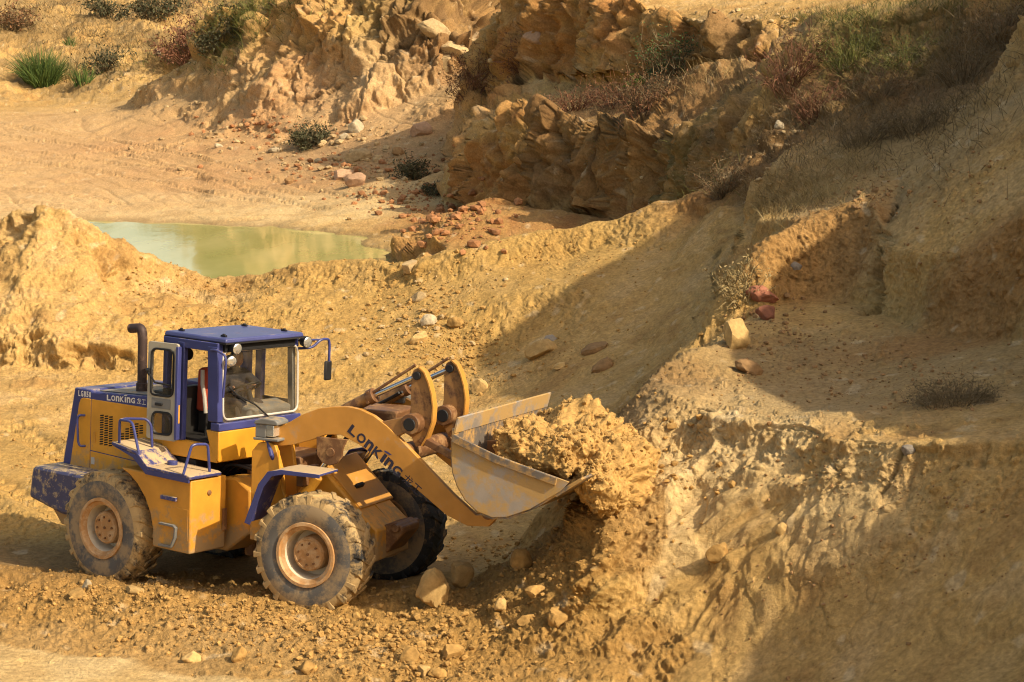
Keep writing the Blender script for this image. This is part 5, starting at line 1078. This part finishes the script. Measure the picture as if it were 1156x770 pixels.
ROCKS = [
 ('boulder', 489, 672, 34, 58, 'stone_tan', 'tall tan boulder half buried in soil nearest the front tyres', 3, 8, 20, (8, 14), .12),
 ('boulder', 519, 655, 36, 36, 'stone_tan', 'round weathered boulder just right of the tall tan boulder', 5, 12, 40, (0, 0), .18),
 ('clod', 588, 636, 26, 26, 'clod', 'tilted slab of earth casting a wedge shadow below the bucket', 8, 7, 10, (0, 35), .2),
 ('clod', 568, 686, 15, 18, 'stone_tan', 'small sharp bright clod standing upright on loose soil', 9, 6, 30, (10, 0), .15),
 ('clod', 610, 669, 26, 15, 'clod', 'flat broad clod in loose soil below the bank', 12, 8, 0, (0, 0), .25),
 ('clod', 632, 697, 30, 26, 'clod', 'large clod lying against the toe of the right bank', 14, 8, 50, (0, -15), .25),
 ('clod', 597, 700, 26, 12, 'clod', 'low brown clod between the loose soil and the bank toe', 15, 8, 50, (0, -5), .25),
 ('boulder', 612, 398, 34, 20, 'stone_tan', 'wedge shaped tan boulder resting on the shaded soil slope', 21, 7, 20, (5, -12), .2),
 ('rock', 622, 383, 13, 9, 'stone_grey', 'small grey stone just above the wedge shaped boulder', 22, 8, 0, (0, 0), .2),
 ('rock', 672, 393, 30, 16, 'stone_brown', 'dark brown slab poking from the shaded slope', 24, 7, -20, (0, -20), .35),
 ('rock', 682, 412, 28, 15, 'stone_brown', 'long brown slab lower on the shaded slope', 25, 7, 30, (0, -25), .35),
 ('rock', 634, 414, 16, 7, 'stone_tan', 'thin tan flake below the wedge shaped boulder', 26, 7, 30, (0, -12), .3),
 ('rock', 860, 333, 38, 19, 'stone_red', 'wide red slab at the foot of the shaded wall', 31, 6, -10, (10, 14), .15),
 ('rock', 867, 356, 24, 17, 'stone_red', 'smaller red slab under the wide red slab', 32, 6, 10, (14, 6), .15),
 ('boulder', 831, 382, 38, 36, 'stone_tan', 'blocky tan boulder on the end of the bench ridge', 33, 7, 35, (0, -25), .15),
 ('rock', 846, 416, 30, 14, 'stone_brown', 'flat brown slab on the sunlit bench edge', 34, 6, -15, (4, 20), .2),
 ('pebble', 1024, 510, 16, 11, 'stone_grey', 'smooth grey pebble on the bench rim', 36, 2, 0, (0, 0), .15),
 ('rock', 886, 597, 12, 16, 'stone_tan', 'small upright tan stone stuck in the shaded bank face', 37, 6, 0, (0, 0), .3),
 ('clod', 816, 623, 30, 22, 'clod', 'sunlit crust clod jutting from the bank face', 38, 8, 20, (0, 0), .35),
 ('rock', 466, 301, 22, 15, 'stone_pale', 'pale rounded stone high on the sunlit berm', 41, 9, 0, (0, 0), .3),
 ('rock', 471, 336, 18, 12, 'stone_pale', 'pale flat stone halfway up the sunlit berm', 42, 7, 0, (0, -20), .3),
 ('rock', 484, 363, 18, 16, 'stone_white', 'whitish stone leaning on the sunlit berm', 43, 6, 0, (0, -40), .3),
 ('rock', 472, 382, 24, 16, 'stone_tan', 'tan stone under the whitish leaning stone', 44, 7, 0, (0, -10), .3),
 ('rock', 514, 366, 18, 15, 'clod', 'yellow clod right of the whitish leaning stone', 45, 7, 0, (0, 0), .3),
 ('rock', 540, 438, 18, 18, 'stone_tan', 'tan stone behind the bell cranks at the slope foot', 46, 7, 0, (0, 10), .25),
 ('rock', 405, 178, 30, 14, 'stone_pale', 'long pale slab on the debris fan beside the pond', 51, 5, 12, (0, -12), .15),
 ('rock', 385, 199, 30, 11, 'stone_pink', 'flat pink slab at the edge of the sandy flat', 52, 6, 12, (0, -12), .15),
 ('rock', 403, 206, 26, 16, 'stone_pink', 'pink and white block next to the flat pink slab', 53, 6, -20, (0, 0), .15),
 ('rock', 402, 145, 16, 18, 'stone_white', 'white boulder on top of the debris fan', 54, 6, 0, (0, 10), .15),
 ('rock', 389, 156, 10, 8, 'stone_white', 'small white stone left of the white boulder', 55, 6, 0, (0, 0), .2),
 ('rock', 475, 148, 26, 17, 'stone_pink', 'dull pink boulder in the shade below the cliff', 56, 7, 0, (0, 0), .2),
 ('rock', 450, 172, 14, 12, 'stone_brown', 'brown stone below the dull pink boulder', 57, 7, 0, (0, 0), .2),
 ('rock', 307, 171, 14, 8, 'stone_white', 'white stone lying on the flat below the headland', 58, 7, 0, (0, 0), .2),
 ('rock', 327, 204, 12, 10, 'stone_brown', 'dark lump alone on the sandy flat', 59, 7, 0, (0, 0), .2),
 ('rock', 360, 182, 9, 6, 'stone_white', 'little white stone at the edge of the red debris', 60, 7, 0, (0, 0), .2),
 ('boulder', 493, 36, 38, 19, 'stone_pale', 'upper pale block of the stack on the headland', 61, 6, 20, (10, 25), .15),
 ('boulder', 513, 57, 30, 19, 'stone_pale', 'middle pale block of the stack on the headland', 62, 6, 0, (10, 5), .15),
 ('boulder', 505, 74, 20, 17, 'stone_pale', 'lowest pale block of the stack on the headland', 63, 5, 10, (0, -10), .15),
 ('boulder', 618, 45, 26, 16, 'stone_pink', 'pinkish square block set in the central cliff', 64, 4, 5, (0, 4), .2),
 ('rock', 724, 231, 16, 11, 'stone_pale', 'pale stone on the crest of the berm', 66, 8, 0, (0, 0), .2),
 ('rock', 883, 143, 15, 10, 'stone_white', 'oblong white stone on the shaded hillside', 67, 4, 0, (0, 38), .2),
 ('rock', 898, 82, 13, 11, 'stone_pale', 'pale stone below the red shrub', 68, 7, 0, (0, 0), .2),
 ('rock', 899, 301, 12, 11, 'stone_grey', 'grey stone caught under the shaded wall', 69, 5, 0, (0, 0), .2),
 ('clod', 216, 743, 26, 14, 'stone_tan', 'tan clod lying on the smooth foreground sand', 71, 8, 0, (0, 0), .25),
 ('rock', 98, 661, 11, 11, 'stone_white', 'white chip on the windrow below the rear tyre', 72, 5, 0, (0, 0), .2),
 ('clod', 90, 673, 24, 12, 'clod', 'flat clod on the windrow left of the white chip', 73, 7, 0, (0, 10), .2),
 ('clod', 152, 669, 22, 9, 'stone_tan', 'thin flat stone on the windrow right of the white chip', 74, 6, 0, (0, 8), .2),
 ('clod', 463, 742, 24, 22, 'clod', 'knobby clod left of the round foreground clod', 75, 8, 0, (0, 0), .2),
 ('clod', 510, 738, 28, 18, 'clod', 'round foreground clod near the bottom edge', 76, 10, 0, (0, 0), .25),
 ('clod', 478, 759, 16, 16, 'stone_tan', 'bright clod at the bottom edge of the loose soil', 77, 7, 0, (0, 0), .2),
 ('clod', 496, 761, 22, 13, 'clod', 'broad clod right of the bright bottom clod', 78, 9, 0, (0, 0), .2),
 ('clod', 270, 742, 18, 20, 'clod', 'upright clod at the front of the windrow', 79, 8, 0, (0, 0), .2),
 ('clod', 345, 757, 20, 16, 'clod', 'lone clod at the bottom right of the windrow front', 80, 8, 0, (0, 0), .2),
 ('rock', 247, 166, 9, 6, 'stone_white', 'tiny white stone below the left edge of the headland', 81, 7, 0, (0, 0), .2),
 ('rock', 184, 62, 9, 8, 'stone_white', 'white stone on the grassy bank far left', 82, 6, 0, (0, 0), .2),
]
for r in ROCKS: rock(*r[:6], r[6], r[7], r[8], r[9], r[10], r[11])
# loose clods and gravel, far too many to count
def litter(name, label, specs, mat, seed, pw=2.8):
    rg = np.random.default_rng(seed); V, Fc = [], []; base = []
    for k in range(6):
        bm = bmesh.new(); bmesh.ops.create_icosphere(bm, subdivisions=1, radius=1.); v = np.array([q.co[:] for q in bm.verts]); f = np.array([[q.index for q in fc.verts] for fc in bm.faces]); bm.free()
        v *= (1 + rg.uniform(-.3, .3, (len(v), 1))); base.append((v, f))
    n0 = 0
    for px, py, sx, sy, n, r0, r1 in specs:
        for _ in range(n):
            g, nn = ground(px + rg.normal() * sx, py + rg.normal() * sy)
            r = r0 * (r1 / r0) ** (rg.random() ** pw); v, f = base[rg.integers(6)]
            a = rg.uniform(0, 6.28); c, s_ = math.cos(a), math.sin(a); sc = r * rg.uniform(.65, 1.25, 3) * (1, 1, .75)
            q = v * sc; q = np.stack([q[:, 0] * c - q[:, 1] * s_, q[:, 0] * s_ + q[:, 1] * c, q[:, 2]], 1)
            V.append(q + np.array(g) + np.array(nn) * r * .35); Fc.append(f + n0); n0 += len(v)
    me = bpy.data.meshes.new(name); me.from_pydata(np.concatenate(V).tolist(), [], np.concatenate(Fc).tolist()); me.materials.append(M[mat])
    o = bpy.data.objects.new(name, me); COL.objects.link(o); tag(o, label, None, None, 'stuff')
litter('loose_clods', 'loose golden clods scattered over dug soil', [
 (100, 672, 80, 12, 1300, .007, .04), (270, 700, 80, 20, 2000, .007, .045), (430, 725, 60, 25, 1800, .007, .06), (520, 690, 40, 35, 500, .008, .045), (600, 640, 40, 30, 500, .008, .045), (670, 590, 18, 30, 250, .008, .045), (500, 755, 60, 12, 400, .008, .045), (560, 620, 40, 10, 120, .015, .06),
 (470, 350, 45, 35, 500, .02, .07), (520, 400, 30, 25, 350, .02, .07), (250, 370, 60, 25, 250, .02, .07), (640, 400, 50, 30, 200, .015, .045), (60, 520, 50, 40, 200, .012, .06), (200, 320, 50, 15, 150, .02, .07), (650, 290, 60, 20, 150, .02, .045), (760, 540, 40, 50, 200, .01, .06)], 'clod', 5, 4.2)
litter('gravel', 'brown gravel and small stones on the shaded bench and banks', [
 (900, 390, 50, 25, 500, .006, .045), (1020, 430, 70, 25, 500, .006, .04), (900, 440, 60, 20, 250, .006, .035), (950, 560, 90, 40, 250, .006, .03), (1060, 600, 60, 40, 200, .006, .03), (900, 680, 90, 50, 200, .006, .03), (1080, 220, 45, 60, 350, .008, .04), (870, 360, 20, 15, 120, .01, .06), (980, 215, 25, 15, 200, .01, .06)], 'stone_brown', 6)
litter('pale_gravel', 'pale stones scattered at the foot of the far cliffs', [
 (300, 165, 60, 10, 160, .03, .16), (410, 170, 40, 20, 200, .03, .22), (450, 210, 40, 20, 160, .03, .18), (170, 110, 40, 15, 120, .03, .2), (360, 190, 50, 8, 90, .03, .14), (530, 70, 20, 15, 40, .04, .2), (890, 170, 25, 25, 70, .02, .09), (760, 190, 40, 20, 50, .02, .09), (850, 20, 40, 8, 70, .03, .12), (450, 390, 35, 25, 90, .02, .09), (500, 300, 60, 20, 30, .02, .07)], 'stone_pale', 7)
litter('red_clods', 'rust red clods along the debris fan beside the pond', [(520, 245, 30, 15, 250, .03, .22), (400, 190, 60, 10, 200, .03, .2), (450, 225, 30, 10, 160, .03, .18), (300, 145, 40, 10, 150, .03, .2)], 'clod_red', 8)
print('rocks', round(time.time() - T00, 1))

# ------------------------------------------------------------------ plants
def blades(MBv, MBf, base, d, ln, wd, rg, bend, seg=3):
    """one tapering strip that leaves base along d and droops"""
    d = d / (np.linalg.norm(d) + 1e-9); side = np.cross(d, rg.normal(size=3)); side /= np.linalg.norm(side) + 1e-9; k = len(MBv); q = np.array(base, float); dd = d.copy()
    for i in range(seg + 1):
        w_ = wd * (1 - i / (seg + .35)); MBv.append(q - side * w_ / 2); MBv.append(q + side * w_ / 2); dd = dd + np.array([0, 0, -bend]) / seg; dd /= np.linalg.norm(dd); q = q + dd * ln / seg
    for i in range(seg): MBf.append((k + 2 * i, k + 2 * i + 1, k + 2 * i + 3, k + 2 * i + 2))
    return q
def plant_obj(name, V, Fc, mat, parent=None):
    me = bpy.data.meshes.new(name); me.from_pydata([tuple(map(float, q)) for q in V], [], Fc); me.materials.append(M[mat]); o = bpy.data.objects.new(name, me); COL.objects.link(o)
    if parent: o.parent = parent
    return o
def grass_clump(name, px, py, wpx, hpx, mat, label, cat, n=300, seed=1, bend=.7, wd=1.6, group=None, spread=.55):
    rg = np.random.default_rng(seed); g0, _ = ground(px, py + hpx * .45); s = g0.y / F; V, Fc = [], []; rx = wpx * s / 2; ht = hpx * s
    for i in range(n):
        a = rg.uniform(0, 6.28); r = rg.random() ** .6 * .8; x, y = rx * r * math.cos(a), rx * r * math.sin(a)
        b = np.array([g0.x + x, g0.y + y, ground_at(g0.x + x, g0.y + y) - .02])
        blades(V, Fc, b, np.array([math.cos(a) * r * spread + rg.normal() * .22, math.sin(a) * r * spread + rg.normal() * .22, 1.]), ht * rg.uniform(.6, 1.15), wd * s * rg.uniform(.5, 1.1), rg, bend * rg.uniform(.4, 1.4), 4)
    return tag(plant_obj(name, V, Fc, mat), label, cat, group)
def bush(name, px, py, wpx, hpx, mat, label, cat, leaf=None, n=110, seed=1, tw=1.0, lw=1.6, nl=10, sy=.8, up=.9, group=None):
    """twigs that fork outward from a few stems, with small leaves along them"""
    rg = np.random.default_rng(seed); g0, _ = ground(px, py + hpx * .42); s = g0.y / F; V, Fc, LV, LF = [], [], [], []; rx, ht = wpx * s / 2, hpx * s
    for i in range(n):
        a = rg.uniform(0, 6.28); r = rg.random() ** .5; x, y = rx * .55 * r * math.cos(a), rx * .55 * sy * r * math.sin(a)
        b = np.array([g0.x + x, g0.y + y, ground_at(g0.x + x, g0.y + y) - .03])
        d = np.array([math.cos(a) * r * .75 + rg.normal() * .3, math.sin(a) * r * .6 + rg.normal() * .3, up]); ln = ht * rg.uniform(.55, 1.1) * (1 - .25 * r)
        e = blades(V, Fc, b, d, ln, tw * s, rg, rg.uniform(0, .6), 4)
        for _ in range(3):
            t = rg.uniform(.35, .95); q = b + (e - b) * t; e2_ = blades(V, Fc, q, d + rg.normal(size=3) * .9, ln * .4, tw * s * .7, rg, .3, 3)
            if leaf:
                for _ in range(nl // 3): qq = q + (e2_ - q) * rg.random() + rg.normal(size=3) * lw * s * .8; blades(LV, LF, qq, rg.normal(size=3), lw * s * rg.uniform(.9, 2.), lw * s * rg.uniform(.6, 1.2), rg, .3, 1)
    if leaf:
        o = bpy.data.objects.new(name, None); COL.objects.link(o); o.location = g0; off = np.array(g0)
        t_ = plant_obj('twigs', [np.array(q) - off for q in V], Fc, mat, o); plant_obj('leaves', [np.array(q) - off for q in LV], LF, leaf, o)
    else: o = plant_obj(name, V, Fc, mat)
    return tag(o, label, cat, group)
grass_clump('reed_clump', 47, 77, 44, 36, 'reed', 'bright green reed clump at the foot of the far left bank', 'reeds', 800, 1, .9, 1.3)
grass_clump('reed_clump', 95, 84, 22, 24, 'reed', 'thin green reeds right of the bright green clump', 'reeds', 90, 2, .5, 1.6)
grass_clump('grass_tuft', 75, 78, 40, 26, 'drygrass', 'straw coloured grass between the two green reed clumps', 'grass tuft', 160, 3, .6, 1.4)
grass_clump('grass_tuft', 78, 47, 12, 9, 'reed', 'little green tuft high on the far left bank', 'grass tuft', 60, 4, .8, 1.6)
bush('shrub', 117, 68, 34, 30, 'greygrass', 'dark grey green shrub right of the reeds', 'shrub', 'darkleaf', 60, 5, 1.2, 2.2, 9)
bush('shrub', 15, 22, 44, 26, 'greygrass', 'brown shrub at the far top left corner', 'shrub', 'brownleaf', 70, 6, 1.2, 2.2, 9)
bush('shrub', 120, 14, 50, 20, 'greygrass', 'olive brown shrub on the top of the far bank', 'shrub', 'darkleaf', 70, 7, 1.2, 2.2, 9)
bush('shrub', 178, 12, 50, 26, 'greygrass', 'dark shrub left of the red bush', 'shrub', 'darkleaf', 90, 8, 1.2, 2.2, 12)
bush('red_bush', 226, 24, 44, 44, 'redtwig', 'rust red bush left of the grassy headland', 'bush', 'redtwig', 130, 9, 1.2, 2.0, 12)
bush('shrub', 255, 8, 40, 26, 'greygrass', 'dark shrub right of the rust red bush', 'shrub', 'darkleaf', 80, 10, 1.2, 2.2, 12)
bush('shrub', 350, 156, 38, 24, 'greygrass', 'dark green shrub at the shaded foot of the headland', 'shrub', 'darkleaf', 110, 11, 1.2, 2.0, 15)
bush('shrub', 466, 194, 26, 24, 'greygrass', 'small dark shrub on the debris slope by the pond', 'shrub', 'darkleaf', 80, 12, 1.2, 1.8, 12)
bush('shrub', 490, 215, 26, 14, 'greygrass', 'low dark shrub just above the pond shore', 'shrub', 'darkleaf', 50, 13, 1.2, 1.8, 9)
bush('red_bush', 606, 18, 50, 44, 'redtwig', 'red twiggy bush on top of the central cliff', 'bush', 'redtwig', 110, 14, 1.2, 1.6, 9)
bush('bramble', 545, 62, 40, 44, 'redtwig', 'red brown bramble in the gully beside the headland', 'bramble', 'brownleaf', 100, 15, 1.1, 1.6, 9)
bush('bramble', 650, 112, 60, 30, 'redtwig', 'rusty bramble along the left of the cliff ledge', 'bramble', 'brownleaf', 90, 17, 1.0, 1.4, 6)
bush('bramble', 696, 104, 60, 34, 'redtwig', 'brown bramble in the middle of the cliff ledge', 'bramble', 'brownleaf', 90, 18, 1.0, 1.4, 6)
bush('bramble', 742, 96, 56, 44, 'greygrass', 'dark bramble at the right end of the cliff ledge', 'bramble', 'brownleaf', 100, 19, 1.0, 1.4, 9)
bush('bramble', 705, 165, 50, 34, 'redtwig', 'thin brown bramble on the slope under the ledge', 'bramble', 'brownleaf', 60, 20, 1.0, 1.5, 6)
bush('ivy', 762, 62, 30, 56, 'greygrass', 'dark green ivy hanging in the cliff corner', 'ivy', 'ivy', 100, 21, 1.0, 1.8, 9)
bush('shrub', 765, 16, 40, 20, 'greygrass', 'green shrub on the cliff top above the ivy', 'shrub', 'ivy', 70, 22, 1.0, 1.9, 12)
bush('fern', 737, 62, 18, 10, 'fern', 'bright green leafy plant on the sunlit cliff', 'plant', 'fern', 16, 23, 1.0, 3.0, 9)
bush('red_bush', 893, 62, 60, 58, 'redtwig', 'leafless red shrub at the top of the shaded hillside', 'bush', 'redtwig', 130, 24, 1.0, 1.4, 6)
bush('shrub', 1076, 440, 120, 36, 'greygrass', 'wide dark dead bush lying on the shaded bench', 'bush', 'greygrass', 330, 25, .8, 1.1, 9, 1., .6)
bush('root_tangle', 838, 314, 44, 42, 'drygrass', 'sunlit tangle of straw coloured roots above the red slabs', 'roots', 'drygrass', 60, 26, 1.8, 2.2, 6)
for i, (x, y, w_, h_, m_, lf, lb) in enumerate((
 (1090, 62, 70, 70, 'greygrass', 'greygrass', 'grey dead bush hanging at the top right of the hillside'), (1130, 30, 60, 60, 'greygrass', 'brownleaf', 'brown bush in the top right corner'),
 (975, 145, 80, 40, 'greygrass', 'greygrass', 'grey brush in the middle of the dark hillside'), (1035, 130, 70, 44, 'greygrass', 'greygrass', 'tangled grey brush beside the right block'),
 (925, 105, 60, 44, 'redtwig', 'brownleaf', 'brown brush below the grassy hill crest'), (1000, 90, 60, 40, 'greygrass', 'brownleaf', 'dull brown brush under the mossy face'),
 (960, 55, 80, 40, 'olivegrass', 'darkleaf', 'dark green creeper over the mossy face'), (815, 205, 44, 40, 'greygrass', 'brownleaf', 'brown brush in the shaded gully left of the hillside'), (1025, 55, 60, 36, 'olivegrass', 'darkleaf', 'dark creeper right of the mossy face'))):
    bush('brush', x, y, w_, h_, m_, lb, 'brush', lf, 130, 40 + i, .8, 1.2, 6)
def cover(name, label, mat, specs, seed):
    rg = np.random.default_rng(seed); V, Fc = [], []
    for px, py, sx, sy, n, ln, wd in specs:
        for _ in range(n):
            g, nn = ground(px + rg.normal() * sx, py + rg.normal() * sy); blades(V, Fc, np.array(g), np.array([rg.normal() * .5, rg.normal() * .5 - .1, .8]) + np.array(nn) * .3, ln * rg.uniform(.5, 1.2), wd * rg.uniform(.6, 1.2), rg, .8, 3)
    return tag(plant_obj(name, V, Fc, mat), label, None, None, 'stuff')
cover('dry_grass', 'dry straw grass on the ledge above the shaded wall', 'drygrass', [(910, 215, 30, 14, 1500, .32, .010), (960, 190, 24, 10, 700, .30, .010), (870, 235, 14, 10, 400, .3, .010), (860, 120, 14, 20, 250, .35, .012), (800, 90, 30, 12, 400, .4, .014), (150, 50, 50, 18, 1100, .6, .03), (70, 40, 40, 18, 900, .6, .03), (30, 15, 30, 8, 500, .6, .03)], 31)
cover('hill_grass', 'olive grass along the hill crest and headland top', 'olivegrass', [(950, 22, 40, 5, 900, .35, .012), (1030, 8, 40, 5, 500, .35, .012), (272, 28, 20, 12, 1100, .7, .03), (250, 55, 10, 16, 500, .7, .03), (300, 8, 25, 6, 500, .6, .03), (960, 60, 40, 15, 700, .4, .014), (780, 190, 25, 20, 300, .35, .013), (700, 190, 30, 20, 200, .35, .014), (170, 70, 30, 10, 250, .6, .03)], 32)
cover('brown_grass', 'grey brown dead grass over the shaded hillside', 'greygrass', [(960, 130, 50, 30, 1800, .4, .012), (1060, 110, 35, 35, 1200, .45, .012), (880, 160, 22, 30, 400, .35, .012), (1100, 50, 30, 30, 800, .45, .012), (690, 120, 50, 14, 700, .4, .015), (540, 100, 14, 30, 400, .5, .018), (120, 40, 60, 18, 1500, .7, .03), (150, 8, 80, 5, 1200, .9, .035), (890, 230, 20, 8, 200, .25, .01)], 33)
print('all', round(time.time() - T00, 1))
